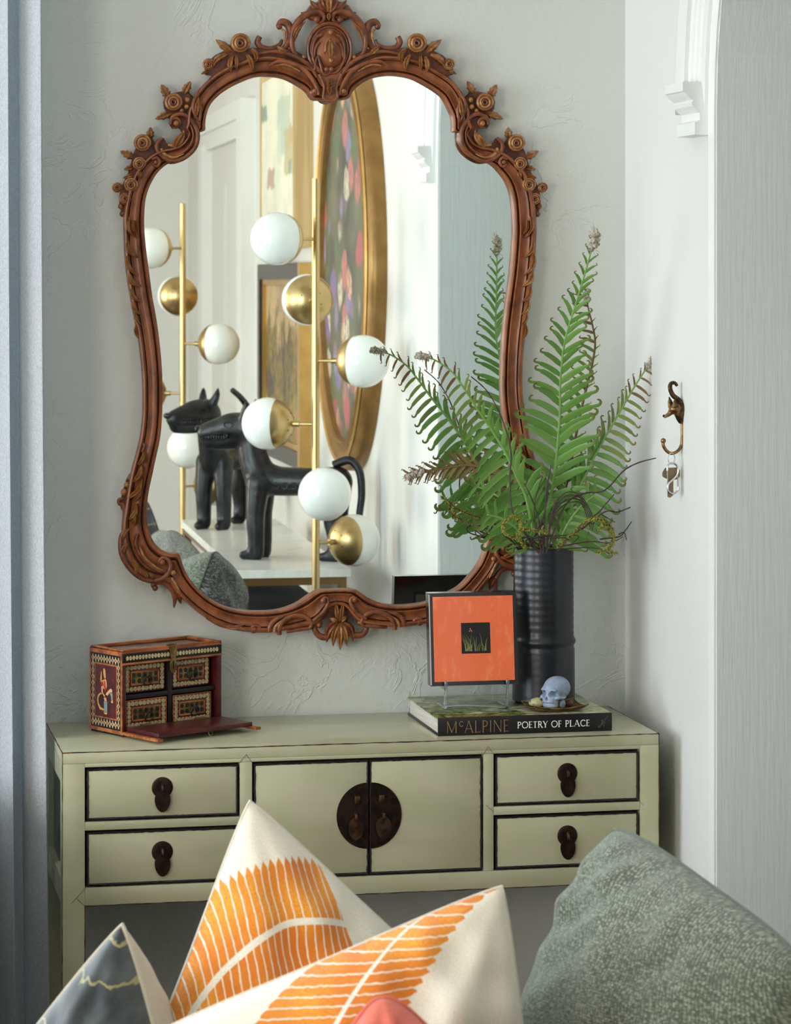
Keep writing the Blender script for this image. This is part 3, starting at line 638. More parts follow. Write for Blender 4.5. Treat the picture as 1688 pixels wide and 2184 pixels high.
for (xx, nm) in ((LX, 'l'), (RX, 'r')):
    for (z0, z1) in dz:
        o = MB().box(xx[0] + 0.0025, xx[1] - 0.0025, YFc, YFc + 0.016, z0 + 0.0025, z1 - 0.0025, 0.0012).build('drawer', m_lac, cab)
        edge_rag(o, xx[0] + 0.001, xx[1] - 0.001, z0 + 0.001, z1 - 0.001)
        pull(o, (xx[0] + xx[1]) / 2 + (-0.001 if nm == 'l' else 0.0), (z0 + z1) / 2 + 0.008)
zcp = 0.6705; rp = 0.0575; xm = 0.9495
for sgn, (x0, x1) in ((-1, DXa), (1, DXb)):
    o = MB().box(x0 + 0.002, x1 - 0.001, YFc, YFc + 0.016, 0.5715, 0.7635, 0.0012).build('door', m_lac, cab)
    edge_rag(o, x0 + 0.0005, x1 - 0.0005, 0.5695, 0.7655)
    poly = [(xm + sgn * 0.0025, YFc - 0.0016, zcp + rp * math.cos(0.035))]
    poly = [(xm + sgn * (0.0025 + (rp - 0.0025) * math.sin(math.pi * i / 24)) , YFc - 0.0016, zcp + rp * math.cos(math.pi * i / 24)) for i in range(25)]
    MB().prism(poly, (0, 0.0016, 0)).build('round_plate', m_iron, o, sharp=30)
    cx = xm + sgn * 0.0245
    MB().box(cx - 0.005 * 1 - sgn * 0.003, cx + 0.005 - sgn * 0.003, YFc - 0.010, YFc - 0.001, zcp + 0.022, zcp + 0.036, 0.0012).build('post', m_iron2, o)
    MB().tube(cr([(cx, YFc - 0.001, zcp + 0.004), (cx, YFc - 0.010, zcp + 0.003), (cx, YFc - 0.011, zcp - 0.004), (cx, YFc - 0.006, zcp - 0.006)], 4), 0.003, 8).build('staple', m_iron2, o)
    drop(cx, zcp - 0.001, 0.0270, 0.0400, YFc - 0.0085).build('pull', m_iron2, o, sharp=30)
# ------------------------------------------------------------------ painted box
m_bor = M('box_orange_wood', hx(176, 104, 52), 0.4, 0, hx(130, 68, 30), vs=60, stretch=(0.3, 1, 1))
m_bred = M('box_maroon', hx(88, 30, 30), 0.32, 0, hx(68, 22, 24), vs=40)
m_bblk = M('box_black', hx(22, 20, 20), 0.4)
m_bcream = M('box_cream_paint', hx(214, 196, 150), 0.5, 0, hx(178, 158, 112), vs=300)
m_bpink = M('box_crimson_paint', hx(170, 40, 62), 0.5)
m_brass = M('old_brass', hx(150, 126, 78), 0.35, 0.9, hx(110, 88, 50), vs=80)
m_top = M('box_lid_paint', hx(120, 92, 82), 0.35, 0, hx(150, 128, 110), vs=50)
BW, BD, BH = 0.218, 0.100, 0.152
A0 = Vector((0.535, -0.198, ZT)); RB = R(29)
bx = thing('jewellery_box', A0, 'small painted wooden box with four drawers and an open drop front', 'box', rz=RB)
def lb(name, x0, x1, y0, y1, z0, z1, mat, b=0.0008, par=None): return MB().box(x0, x1, y0, y1, z0, z1, b).build(name, mat, par or bx, world=False)
lb('side_board', 0, 0.008, 0, BD, 0.006, BH, m_bred); lb('side_board', BW - 0.008, BW, 0, BD, 0.006, BH, m_bred)
lb('back_board', 0.008, BW - 0.008, BD - 0.006, BD, 0.006, BH, m_bred); lb('bottom_board', 0.002, BW - 0.002, 0.002, BD, 0.0, 0.008, m_bblk)
lid = lb('lid', 0.008, BW - 0.008, 0.010, BD - 0.006, BH - 0.010, BH - 0.005, m_top)
for (x0, x1, y0, y1) in ((0, BW, 0, 0.010), (0, BW, BD - 0.008, BD), (0, 0.010, 0.010, BD - 0.008), (BW - 0.010, BW, 0.010, BD - 0.008)):
    lb('lid_rim', x0, x1, y0, y1, BH - 0.004, BH + 0.001, m_bor)
fbz0, fbz1 = BH - 0.024, BH - 0.004
lb('front_rail', 0.0, BW, -0.001, 0.008, fbz0, fbz1, m_bblk)
lb('rail_edge', 0.0, BW, -0.0018, 0.002, fbz0 - 0.002, fbz0 + 0.002, m_bor); lb('rail_edge', 0.0, BW, -0.0018, 0.002, fbz1 - 0.002, fbz1 + 0.001, m_bor)
def discs(name, cs, y, mat, par, axis='y', n=12, t=0.0006):
    mb = MB()
    for (a, z, ra, rz) in cs:
        poly = []
        for i in range(n):
            q = 2 * math.pi * i / n
            if axis == 'y': poly.append((a + ra * math.cos(q), y, z + rz * math.sin(q)))
            else: poly.append((y, a + ra * math.cos(q), z + rz * math.sin(q)))
        mb.prism(poly, (0, t, 0) if axis == 'y' else (t, 0, 0))
    return mb.build(name, mat, par, world=False, sharp=30)
discs('painted_dots', [(0.010 + i * 0.0068, (fbz0 + fbz1) / 2, 0.0030, 0.0040) for i in range(30)], -0.0014, m_bcream, bx)
# carcass interior and drawers
lb('inner_divider', 0.104, 0.112, 0.006, BD - 0.006, 0.008, fbz0, m_bblk); lb('inner_shelf', 0.008, BW - 0.008, 0.007, BD - 0.006, 0.064, 0.072, m_bblk)
m_coin = M('box_coin_paint', hx(190, 172, 128), 0.45, 0, hx(140, 122, 84), vs=400)
for (x0, x1) in ((0.012, 0.101), (0.115, 0.200)):
    for (z0, z1) in ((0.011, 0.062), (0.074, 0.125)):
        yb = 0.008 if z0 < 0.05 else 0.012
        d = lb('drawer', x0, x1, yb, BD - 0.012, z0, z1, m_bred)
        if z0 < 0.05:
            for q in ((x0, x1, z0, z0 + 0.002), (x0, x1, z1 - 0.002, z1), (x0, x0 + 0.002, z0, z1), (x1 - 0.002, x1, z0, z1)): lb('drawer_edge', q[0], q[1], yb - 0.0008, yb, q[2], q[3], m_bor, 0, d)
        nx, nz = 9, 5; rr = 0.0041
        cs = [(lerp(x0 + 0.007, x1 - 0.007, i / nx), z, rr, rr) for i in range(nx + 1) for z in (z0 + 0.0065, z1 - 0.0065)]
        cs += [(x, lerp(z0 + 0.0065, z1 - 0.0065, j / nz), rr, rr) for j in range(1, nz) for x in (x0 + 0.007, x1 - 0.007)]
        discs('coin_border', cs, yb - 0.0012, m_coin, d, t=0.0014)
        ix0, ix1, iz0, iz1 = x0 + 0.0135, x1 - 0.0135, z0 + 0.013, z1 - 0.013
        for q in ((ix0, ix1, iz0, iz0 + 0.0025), (ix0, ix1, iz1 - 0.0025, iz1), (ix0, ix0 + 0.0025, iz0, iz1), (ix1 - 0.0025, ix1, iz0, iz1)): lb('inset_frame', q[0], q[1], yb - 0.0016, yb + 0.001, q[2], q[3], m_bor, 0.0003, d)
        lb('brass_inset', ix0 + 0.0025, ix1 - 0.0025, yb - 0.0004, yb + 0.001, iz0 + 0.0025, iz1 - 0.0025, m_brass, 0, d)
        discs('pierced_holes', [(lerp(ix0 + 0.007, ix1 - 0.007, i / 4), z, 0.0038, 0.0042) for i in range(5) for z in (lerp(iz0, iz1, 0.30), lerp(iz0, iz1, 0.70))], yb - 0.0009, m_bblk, d, t=0.0005)
        cx, cz = (x0 + x1) / 2 + 0.004, (z0 + z1) / 2 - 0.002
        ring = [(cx + 0.0085 * math.cos(a), yb - 0.004 - 0.002 * math.sin(a), cz - 0.004 + 0.0085 * math.sin(a)) for a in [2 * math.pi * i / 20 for i in range(20)]]
        MB().tube(ring, 0.0013, 6, closed=True).build('ring_pull', m_bblk, d, world=False)
# left side: painted border and painted figure
lb('painted_ground', -0.0006, 0.0, 0.004, BD - 0.004, 0.008, BH - 0.006, m_bblk, 0)
for q in ((0.0, BD, 0.004, 0.010), (0.0, BD, BH - 0.010, BH - 0.003)): lb('side_edge', -0.0014, 0.001, q[0], q[1], q[2], q[3], m_bor, 0)
for q in ((0.0, 0.004), (BD - 0.004, BD)): lb('side_edge', -0.0014, 0.001, q[0], q[1], 0.010, BH - 0.010, m_bor, 0)
iy0, iy1, jz0, jz1 = 0.018, BD - 0.018, 0.030, BH - 0.030
lb('inner_edge', -0.0011, 0.0, iy0 - 0.003, iy1 + 0.003, jz0 - 0.003, jz1 + 0.003, m_bor, 0)
lb('figure_ground', -0.0014, 0.0, iy0, iy1, jz0, jz1, m_bred, 0)
cs = []
for i in range(10):
    y = lerp(0.0105, BD - 0.0105, i / 9)
    for z in (0.0195, BH - 0.0195): cs.append((y, z))
for j in range(1, 10):
    z = lerp(0.0195, BH - 0.0195, j / 10)
    for y in (0.0105, BD - 0.0105): cs.append((y, z))
fl = []
for (y, z) in cs:
    fl += [(y, z, 0.0030, 0.0046), (y, z, 0.0044, 0.0030), (y, z + 0.0048, 0.0014, 0.0018), (y, z - 0.0048, 0.0014, 0.0018)]
discs('painted_flowers', fl, -0.0013, m_bcream, bx, 'x', 10, 0.0003); discs('flower_centres', [(y, z, 0.0014, 0.0021) for (y, z) in cs], -0.0016, m_bpink, bx, 'x', 8, 0.0002)
discs('gold_specks', [(random.uniform(iy0 + 0.004, iy1 - 0.004), random.uniform(jz0 + 0.005, jz1 - 0.004), 0.0005, 0.0007) for _ in range(46)], -0.0016, m_bor, bx, 'x', 6, 0.0001)
def figp(pts, mat, lay):                       # pts given in the crop's pixels (zoom 8.44), mapped onto the side panel
    poly = []
    for (px, py) in pts:
        u = (px - 185) / (685 - 185); v = (py - (490 + 0.10 * (px - 185))) / (1420 - 490)
        poly.append((-0.0015 - 0.0001 * lay, lerp(iy1, iy0, u), lerp(jz1, jz0, v)))
    MB().prism(poly, (0.0001, 0, 0)).build('painted_figure', mat, bx, world=False, sharp=30)
m_skin = M('fig_skin', hx(206, 158, 104), 0.5); m_fyel = M('fig_ochre', hx(200, 160, 74), 0.5); m_fred = M('fig_red', hx(170, 50, 42), 0.5); m_fblue = M('fig_bluegrey', hx(120, 134, 130), 0.5); m_fdark = M('fig_dark', hx(58, 16, 22), 0.5)
figp([(250, 1090), (300, 1020), (360, 1040), (400, 1120), (480, 1120), (560, 1060), (590, 1100), (560, 1260), (520, 1340), (420, 1330), (320, 1290), (265, 1200)], m_fdark, 1)
figp([(235, 1120), (255, 1050), (310, 1010), (350, 1030), (300, 1050), (262, 1110), (270, 1200), (320, 1270), (400, 1300), (400, 1330), (300, 1310), (250, 1220)], m_fyel, 2)
figp([(330, 640), (360, 600), (375, 640), (350, 760), (330, 830), (310, 770)], m_fyel, 2)
figp([(375, 590), (410, 570), (435, 610), (440, 680), (445, 740), (420, 760), (400, 720), (385, 660)], m_skin, 3)
figp([(350, 610), (385, 585), (385, 700), (350, 790)], m_fdark, 3)
figp([(340, 800), (380, 780), (440, 760), (465, 800), (470, 900), (440, 960), (390, 930), (345, 900)], m_skin, 3)
figp([(340, 820), (375, 800), (395, 880), (345, 900)], m_fred, 4); figp([(400, 790), (430, 800), (455, 960), (440, 1000), (400, 900)], m_fred, 4)
figp([(335, 900), (380, 890), (375, 1010), (430, 1060), (420, 1090), (345, 1010)], m_skin, 5)
figp([(470, 1000), (560, 930), (600, 950), (600, 1000), (540, 1000), (490, 1060), (440, 1040)], m_skin, 4)
figp([(530, 1010), (610, 1010), (615, 1140), (585, 1160), (570, 1060)], m_fblue, 5); figp([(570, 1160), (615, 1130), (625, 1180), (590, 1190)], m_fyel, 6)
figp([(400, 1160), (485, 1170), (485, 1340), (450, 1365), (405, 1340)], m_fblue, 5); figp([(395, 1350), (450, 1370), (490, 1350), (470, 1400), (420, 1390)], m_fyel, 6)
figp([(400, 1100), (450, 1090), (475, 1160), (420, 1160)], m_skin, 6)
# drop front lying open
fl_ = lb('drop_front', 0.006, BW - 0.006, -0.100, -0.004, 0.010, 0.0175, m_bred, 0.001)
lb('batten', -0.004, 0.008, -0.112, -0.002, 0.0045, 0.0095, m_bor, 0.0008); lb('batten', BW - 0.008, BW + 0.004, -0.112, -0.002, 0.0045, 0.0095, m_bor, 0.0008)
lb('hinge', 0.04, 0.06, -0.006, 0.004, 0.0165, 0.0185, m_brass, 0.0004); lb('hinge', 0.16, 0.18, -0.006, 0.004, 0.0165, 0.0185, m_brass, 0.0004)
MB().tube(cr([(0.125, -0.085, 0.010), (0.125, -0.088, 0.003), (0.128, -0.092, 0.002), (0.13, -0.09, 0.009)], 4), 0.0012, 6).build('hook', m_brass, bx, world=False)
for xx in (0.01, BW - 0.01): lb('foot', xx - 0.006, xx + 0.006, 0.004, 0.02, -0.0, 0.004, m_bblk, 0)
hs = [(-0.0075, 0), (-0.0075, -0.014), (-0.005, -0.022), (-0.0075, -0.030), (-0.007, -0.042), (-0.003, -0.048), (0.003, -0.048), (0.007, -0.042), (0.0075, -0.030), (0.005, -0.022), (0.0075, -0.014), (0.0075, 0)]
hx_c = 0.108
o = MB().prism([(hx_c + p[0], -0.0042, BH + 0.0005 + p[1]) for p in hs], (0, 0.0014, 0)).build('hasp', m_brass, bx, world=False, sharp=30)
lb('hasp_slot', hx_c - 0.0014, hx_c + 0.0014, -0.0046, -0.004, BH - 0.040, BH - 0.026, m_bblk, 0, o)
MB().tube([(hx_c - 0.010, 0.002, BH + 0.002), (hx_c + 0.010, 0.002, BH + 0.002)], 0.0022, 8).build('hasp_hinge', m_brass, bx, world=False)
# ------------------------------------------------------------------ book
BX0, BX1, BY0, BY1, BZ1 = 1.0823, 1.4005, -0.298, -0.033, 0.8292
m_jk = M('book_black', hx(20, 16, 17), 0.35)
m_pg = M('book_pages', hx(214, 208, 198), 0.7, 0, hx(180, 172, 160), vs=40, stretch=(0.2, 0.2, 60))
m_cov, nt, b = newmat('book_cover_photo'); co = coords(nt)
n1 = tnoise(nt, co, 9, 5, 0.65); n2 = tnoise(nt, co, 60, 4, 0.7); n3 = tnoise(nt, co, 22, 3, 0.6, (1, 2.5, 1))
c1 = mixc(nt, n2.step(0.42, 0.60), hx(34, 40, 18), hx(128, 138, 62))
c2 = mixc(nt, n1.step(0.50, 0.56), c1, mixc(nt, n2.step(0.4, 0.6), hx(196, 194, 158), hx(148, 150, 100)))
c3 = mixc(nt, n3.step(0.60, 0.66), c2, hx(96, 74, 82))
nt.links.new(c3, b.inputs['Base Color']); b.inputs['Roughness'].default_value = 0.3; b.inputs['Coat Weight'].default_value = 0.15
bk = thing('book', (1.24, -0.16, ZT), 'thick hardcover book with a black spine lying under the vase', 'book')
MB().box(BX0, BX1, BY0, BY1, BZ1 - 0.003, BZ1, 0.0006).build('front_cover', m_cov, bk)
MB().box(BX0, BX1, BY0, BY1, ZT, ZT + 0.003, 0.0006).build('back_cover', m_jk, bk)
MB().box(BX0, BX1, BY0 - 0.001, BY0 + 0.003, ZT, BZ1, 0.0006).build('spine', m_jk, bk)
MB().box(BX0 + 0.004, BX1 - 0.004, BY0 + 0.003, BY1 - 0.004, ZT + 0.003, BZ1 - 0.003).build('pages', m_pg, bk)
# spine lettering, flat strokes: (thick?) polyline in a unit box
GL = {
 'M': (1.05, [([(.08,0),(.08,1)],0), ([(.08,1),(.52,.05)],1), ([(.52,.05),(.95,1)],0), ([(.95,1),(.95,0)],1)]),
 'c': (.50, [([(.46,.90),(.38,.98),(.22,.96),(.12,.80),(.16,.62),(.28,.55),(.40,.57),(.48,.64)],.6)]),
 'A': (.86, [([(.04,0),(.42,1)],0), ([(.42,1),(.80,0)],1), ([(.17,.34),(.67,.34)],0)]),
 'L': (.62, [([(.12,0),(.12,1)],1), ([(.12,.02),(.56,.02),(.60,.12)],0)]),
 'P': (.60, [([(.12,0),(.12,1)],1), ([(.12,.97),(.36,.97),(.52,.86),(.54,.70),(.46,.56),(.30,.48),(.12,.48)],.7)]),
 'I': (.28, [([(.14,0),(.14,1)],1)]),
 'N': (.86, [([(.10,0),(.10,1)],0), ([(.10,1),(.78,0)],1), ([(.78,0),(.78,1)],0)]),
 'E': (.56, [([(.12,0),(.12,1)],1), ([(.12,.98),(.50,.98)],0), ([(.12,.52),(.44,.52)],0), ([(.12,.02),(.52,.02)],0)]),
 'O': (1.0, [([(.50,.99),(.24,.92),(.08,.70),(.06,.45),(.14,.18),(.34,.02),(.54,.01),(.78,.10),(.93,.34),(.94,.58),(.84,.84),(.66,.96),(.50,.99)],.7)]),
 'T': (.66, [([(.33,0),(.33,1)],1), ([(.04,.88),(.06,.97),(.60,.97),(.62,.88)],0)]),
 'R': (.72, [([(.12,0),(.12,1)],1), ([(.12,.97),(.36,.97),(.52,.86),(.53,.70),(.44,.57),(.12,.50)],.7), ([(.34,.52),(.70,-.02)],1)]),
 'Y': (.72, [([(.04,1),(.36,.46)],1), ([(.36,.46),(.68,1),(.76,1.02)],0), ([(.36,.48),(.36,0)],1)]),
 'F': (.52, [([(.12,0),(.12,1)],1), ([(.12,.98),(.48,.98),(.49,.88)],0), ([(.12,.52),(.42,.52)],0)]),
 'C': (.84, [([(.78,.84),(.62,.97),(.40,.98),(.18,.86),(.07,.60),(.09,.34),(.24,.10),(.46,.01),(.66,.04),(.80,.16)],.7)]),
}
def lettering(text, x0, x1, z0, h, th, tn, mat, gap=0.14, sp=0.34):
    W = sum((GL[c][0] + gap) if c != ' ' else sp for c in text) - gap; kx = (x1 - x0) / W; x = x0; mb = MB(); y = BY0 - 0.00115
    for c in text:
        if c == ' ': x += sp * kx; continue
        wd, st = GL[c]; lay = 0.0
        for (pts, wt) in st:
            hw = lerp(tn, th, wt) / 2
            pts = [Vector((x + p[0] * kx, y, z0 + p[1] * h)) for p in (cr([(q[0], q[1], 0) for q in pts], 3) if len(pts) > 4 else pts)]
            lay += 0.00002; L_, R_ = [], []
            for i, p in enumerate(pts):
                d = pts[min(i + 1, len(pts) - 1)] - pts[max(i - 1, 0)]; d.normalize(); nn = Vector((-d.z, 0, d.x)) * hw; e_ = d * hw * 0.3 * (-1 if i == 0 else (1 if i == len(pts) - 1 else 0))
                L_.append(p + nn + e_ - Vector((0, lay, 0))); R_.append(p - nn + e_ - Vector((0, lay, 0)))
            m_ = len(pts); mb.add(L_ + R_, [(i, i + 1, m_ + i + 1, m_ + i) for i in range(m_ - 1)])
            if c in 'POETRYFLACE' and th > tn * 1.5:
                for e in (pts[0], pts[-1]):
                    if len(pts) == 2: lay += 0.00002; mb.add([e + Vector((sx_ * hw * 1.9, -lay, sz_ * tn / 2)) for (sx_, sz_) in ((-1, -1), (1, -1), (1, 1), (-1, 1))], [(0, 1, 2, 3)])
        x += (wd + gap) * kx
    return mb.build('spine_lettering', mat, bk, sharp=0)
def sx(px): return P(px, 1545, BY0).x
m_gold = M('spine_bronze_ink', hx(158, 122, 88), 0.45, 0.3); m_white = M('spine_white_ink', hx(236, 232, 222), 0.5); m_dim = M('spine_dark_ink', hx(62, 50, 50), 0.5)
lettering('McALPINE', sx(953), sx(1085), ZT + 0.0050, 0.0205, 0.0014, 0.0008, m_gold)
lettering('POETRY OF PLACE', sx(1104), sx(1258), ZT + 0.0100, 0.0110, 0.0017, 0.0007, m_white, gap=0.12, sp=0.5)
_mb = MB(); rx = sx(1277)
for pts in ([(.10,.25),(.02,.16),(.0,.26),(.16,.30),(.34,.36)], [(.14,.16),(.30,.40),(.40,.62)], [(.22,.58),(.40,.64),(.46,.52),(.36,.42),(.26,.42)], [(.40,.44),(.60,.40),(.62,.66),(.84,.80),(.86,.92),(.78,.90)], [(.34,.42),(.52,.30),(.50,.22)]):
    q = cr([(p[0], p[1], 0) for p in pts], 4)
    _mb.tube([(rx + p.x * 0.019, BY0 - 0.0012, ZT + 0.002 + p.y * 0.028) for p in q], 0.0006, 5)
_mb.build('spine_lettering', m_dim, bk)
# ------------------------------------------------------------------ vase
VX, VY = 1.316, -0.136
m_vase = M('dark_slate_glaze', hx(33, 36, 42), 0.34, 0.3, hx(22, 24, 29), vs=12, coat=0.08)
pr = [(0.0, 0.0), (0.050, 0.0), (0.0555, 0.003), (0.0565, 0.012)]
zt = 0.283
for i in range(1, 70):
    z = zt * i / 70; rr = 0.0562 - 0.0012 * (z / zt)
    if z < 0.10: rr += 0.0016
    rr += 0.00030 * math.sin(z / 0.0135 * 2 * math.pi) * (1 if z > 0.12 else 0.3) + 0.0042 * math.exp(-((z - 0.112) / 0.0055) ** 2)
    pr.append((rr, z))
pr += [(0.0553, zt), (0.0535, zt + 0.0008), (0.0515, zt - 0.004), (0.0505, zt - 0.05), (0.0495, 0.02), (0.0, 0.018)]
v = MB().lathe(pr, (VX, VY, BZ1), 56).build('vase', m_vase, sharp=50)
tag(v, 'tall dark glazed ribbed cylinder vase standing on the book', 'vase')
# ------------------------------------------------------------------ orange plaque on a clear easel
m_or, nt, b = newmat('orange_paper'); co = coords(nt)
nt.links.new(mixc(nt, tnoise(nt, co, 70, 5, 0.7, (1, 1, 0.35)).step(0.5, 0.85), hx(236, 106, 56), hx(244, 150, 98)), b.inputs['Base Color']); b.inputs['Roughness'].default_value = 0.22; b.inputs['Coat Weight'].default_value = 0.4
m_fblk = M('black_glass_edge', hx(14, 14, 15), 0.18, coat=0.4)
PZ0, PZ1 = 0.872, 1.037
pyb = -0.205; tlt = 0.020; px0, px1 = 1.0890, 1.2510; ptk = 0.024
def pq(x, z, dy=0): return Vector((x, pyb + tlt * (z - PZ0) / (PZ1 - PZ0) + dy, z))
pic = thing('framed_picture', (1.17, pyb, PZ0), 'square orange picture with a small black grass scene on an easel', 'picture')
def pslab(x0, x1, z0, z1, d0, d1, name, mat, par=None): 
    return MB().hexa([pq(x0, z0, d0), pq(x1, z0, d0), pq(x1, z0, d1), pq(x0, z0, d1), pq(x0, z1, d0), pq(x1, z1, d0), pq(x1, z1, d1), pq(x0, z1, d1)]).build(name, mat, par or pic)
pslab(px0, px1, PZ0, PZ1, 0, ptk, 'frame_block', m_fblk)
pslab(px0 + 0.0075, px1 - 0.006, PZ0 + 0.0075, PZ1 - 0.0065, -0.0008, 0.001, 'orange_ground', m_or)
pslab(px0, px0 + 0.002, PZ0 + 0.002, PZ1 - 0.002, -0.0012, 0.0, 'silver_edge', M('silver_foil', (0.7, 0.68, 0.72), 0.25, 1.0))
cxm = lerp(px0, px1, 0.528); czm = lerp(PZ0, PZ1, 0.508); hs_ = 0.0268
pslab(cxm - hs_, cxm + hs_, czm - hs_ * 1.02, czm + hs_ * 1.02, -0.0012, 0.0, 'black_scene', m_bblk)
mb = MB()
for i in range(19):
    x = cxm + lerp(-0.021, 0.020, random.random()); z0 = czm - hs_ + 0.004; ln = random.uniform(0.012, 0.032); bend = random.uniform(-0.014, 0.010)
    q = cr([pq(x, z0, -0.0015), pq(x + bend * 0.3, z0 + ln * 0.6, -0.0015), pq(x + bend, z0 + ln, -0.0015)], 4)
    mb.tube(q, [0.0006, 0.0001], 4)
mb.build('painted_grass', M('grass_ink', hx(150, 152, 86), 0.5), pic)
mb = MB()
for (dx, dz_, wx, wz) in ((0, 0, .004, .001), (-.0015, .0025, .0016, .003), (-.003, -.0015, .003, .0012), (.0012, -.002, .001, .0028)):
    c = pq(cxm - 0.0085 + dx, czm + 0.0140 + dz_, -0.0016)
    mb.prism([c + Vector((wx * .5 * math.cos(a), 0, wz * math.sin(a) * .6)) for a in [i * math.pi / 4 for i in range(8)]], (0, 0.0002, 0))
mb.build('painted_dragonfly', M('dragonfly_ink', hx(220, 150, 130), 0.5), pic)
m_acr, nt, b = newmat('clear_acrylic'); b.inputs['Transmission Weight'].default_value = 0.92; b.inputs['IOR'].default_value = 1.3; b.inputs['Roughness'].default_value = 0.08; b.inputs['Base Color'].default_value = (0.85, 0.87, 0.86, 1)
ez = thing('easel', (1.17, -0.17, BZ1), 'clear acrylic picture easel holding the orange picture', 'easel')
for xo in (1.1150, 1.2290):
    p = pq(xo, PZ0, 0)
    q = cr([(xo, p.y - 0.010, PZ0 + 0.011), (xo, p.y - 0.0125, PZ0 + 0.004), (xo, p.y - 0.010, PZ0 - 0.003), (xo, p.y - 0.004, BZ1 + 0.014), (xo, p.y - 0.004, BZ1 + 0.003)], 5)
    MB().tube(q, 0.0026, 8).build('front_hook', m_acr, ez)
    MB().tube([(xo, p.y - 0.008, PZ0 - 0.0036), (xo, p.y + 0.028, PZ0 - 0.0036)], 0.0030, 8).build('ledge', m_acr, ez)
    MB().tube(cr([(xo, p.y - 0.004, BZ1 + 0.003), (xo, p.y + 0.03, BZ1 + 0.003), (xo, p.y + 0.06, BZ1 + 0.003)], 3), 0.003, 8).build('foot_bar', m_acr, ez)
MB().tube(cr([(1.1150, pyb + 0.02, BZ1 + 0.004), (1.15, pyb + 0.0, BZ1 + 0.008), (1.19, pyb - 0.012, BZ1 + 0.007), (1.2290, pyb - 0.004, BZ1 + 0.003)], 5), 0.0025, 8).build('cross_bar', m_acr, ez)
def eq(xa, xb, name):
    MB().hexa([Vector((xa, pyb + 0.058, BZ1 + 0.002)), Vector((xb, pyb + 0.058, BZ1 + 0.002)), Vector((xb, pyb + 0.061, BZ1 + 0.002)), Vector((xa, pyb + 0.061, BZ1 + 0.002)), Vector((xa, pyb + 0.046, PZ0 + 0.13)), Vector((xb, pyb + 0.046, PZ0 + 0.13)), Vector((xb, pyb + 0.049, PZ0 + 0.13)), Vector((xa, pyb + 0.049, PZ0 + 0.13))]).build(name, m_acr, ez)
eq(1.130, 1.215, 'back_rest')
# ------------------------------------------------------------------ dish, skull, patterned egg
m_dish = M('gilded_tin', hx(150, 118, 72), 0.4, 0.5, hx(96, 70, 44), vs=90)
dc = P(1184, 1500, -0.243)
ds = thing('trinket_dish', (dc.x, dc.y, BZ1), 'small gilded square dish with raised corners on the book', 'dish', rz=R(6))
def dfn(u, v):
    a, q = 2 * u - 1, 2 * v - 1; e = max(abs(a), abs(q)); k = (abs(a) * abs(q)) ** 2
    return Vector((a * 0.050, q * 0.038, 0.0025 + 0.0045 * max(0, (e - 0.72) / 0.28) ** 1.2 + 0.006 * k))
_t = MB(); _t.grid(dfn, 18, 18); _t.grid(lambda u, v: dfn(u, v) - Vector((0, 0, 0.0016)), 18, 18)
_t.build('dish_bowl', m_dish, ds, world=False, recalc=False, sharp=0)
_q = [dfn(i / 18, 0) for i in range(18)] + [dfn(1, i / 18) for i in range(18)] + [dfn(1 - i / 18, 1) for i in range(18)] + [dfn(0, 1 - i / 18) for i in range(18)]
MB().tube(_q, 0.0012, 6, closed=True).build('dish_rim', m_brass, ds, world=False)
MB().lathe([(0.024, 0), (0.024, 0.0016), (0, 0.0016)], (0, 0, 0), 20).build('dish_foot', m_dish, ds, world=False)
# skull: face looks to local -y, turned towards the camera's left
m_sk = M('carved_blue_stone', hx(126, 142, 166), 0.38, 0, hx(146, 158, 176), vs=40, coat=0.1)
skp = PZ(1187, 1506, BZ1 + 0.003)
sk = thing('skull', (dc.x - 0.001, dc.y - 0.008, BZ1 + 0.003), 'small pale blue carved stone skull resting in the dish', 'skull', rz=R(-46))
mb = MB()
mb.ell((0, 0.005, 0.0365), (0.0232, 0.0282, 0.0218), 32, 20); mb.ell((0, -0.010, 0.0345), (0.0205, 0.0150, 0.0160), 24, 16)
mb.tube([(0, -0.0125, 0.030), (0, -0.0165, 0.020), (0, -0.0180, 0.012)], [0.0155, 0.0150, 0.0138], 24); mb.ell((0, -0.0165, 0.0085), (0.0142, 0.0125, 0.0085), 24, 14)
for s_ in (-1, 1):
    mb.ell((s_ * 0.0150, -0.0150, 0.0225), (0.0062, 0.0085, 0.0045), 16, 10); mb.ell((s_ * 0.0195, -0.005, 0.0215), (0.0032, 0.010, 0.0030), 14, 8)
    mb.ell((s_ * 0.0085, -0.0215, 0.0365), (0.0085, 0.0050, 0.0035), 14, 8); mb.ell((s_ * 0.0150, 0.000, 0.0100), (0.0035, 0.009, 0.008), 14, 8)
o = mb.build('skull_body', m_sk, sk, world=False)
rm = o.modifiers.new('remesh', 'REMESH'); rm.mode = 'VOXEL'; rm.voxel_size = 0.0009
sm_ = o.modifiers.new('smooth', 'SMOOTH'); sm_.factor = 0.6; sm_.iterations = 6
dg = bpy.context.evaluated_depsgraph_get(); me2 = bpy.data.meshes.new_from_object(o.evaluated_get(dg)); o.modifiers.clear(); o.data = me2; me2.name = 'skull_body'
def dentf(d, r): return max(0.0, 1 - (d / r) ** 2) ** 1.3
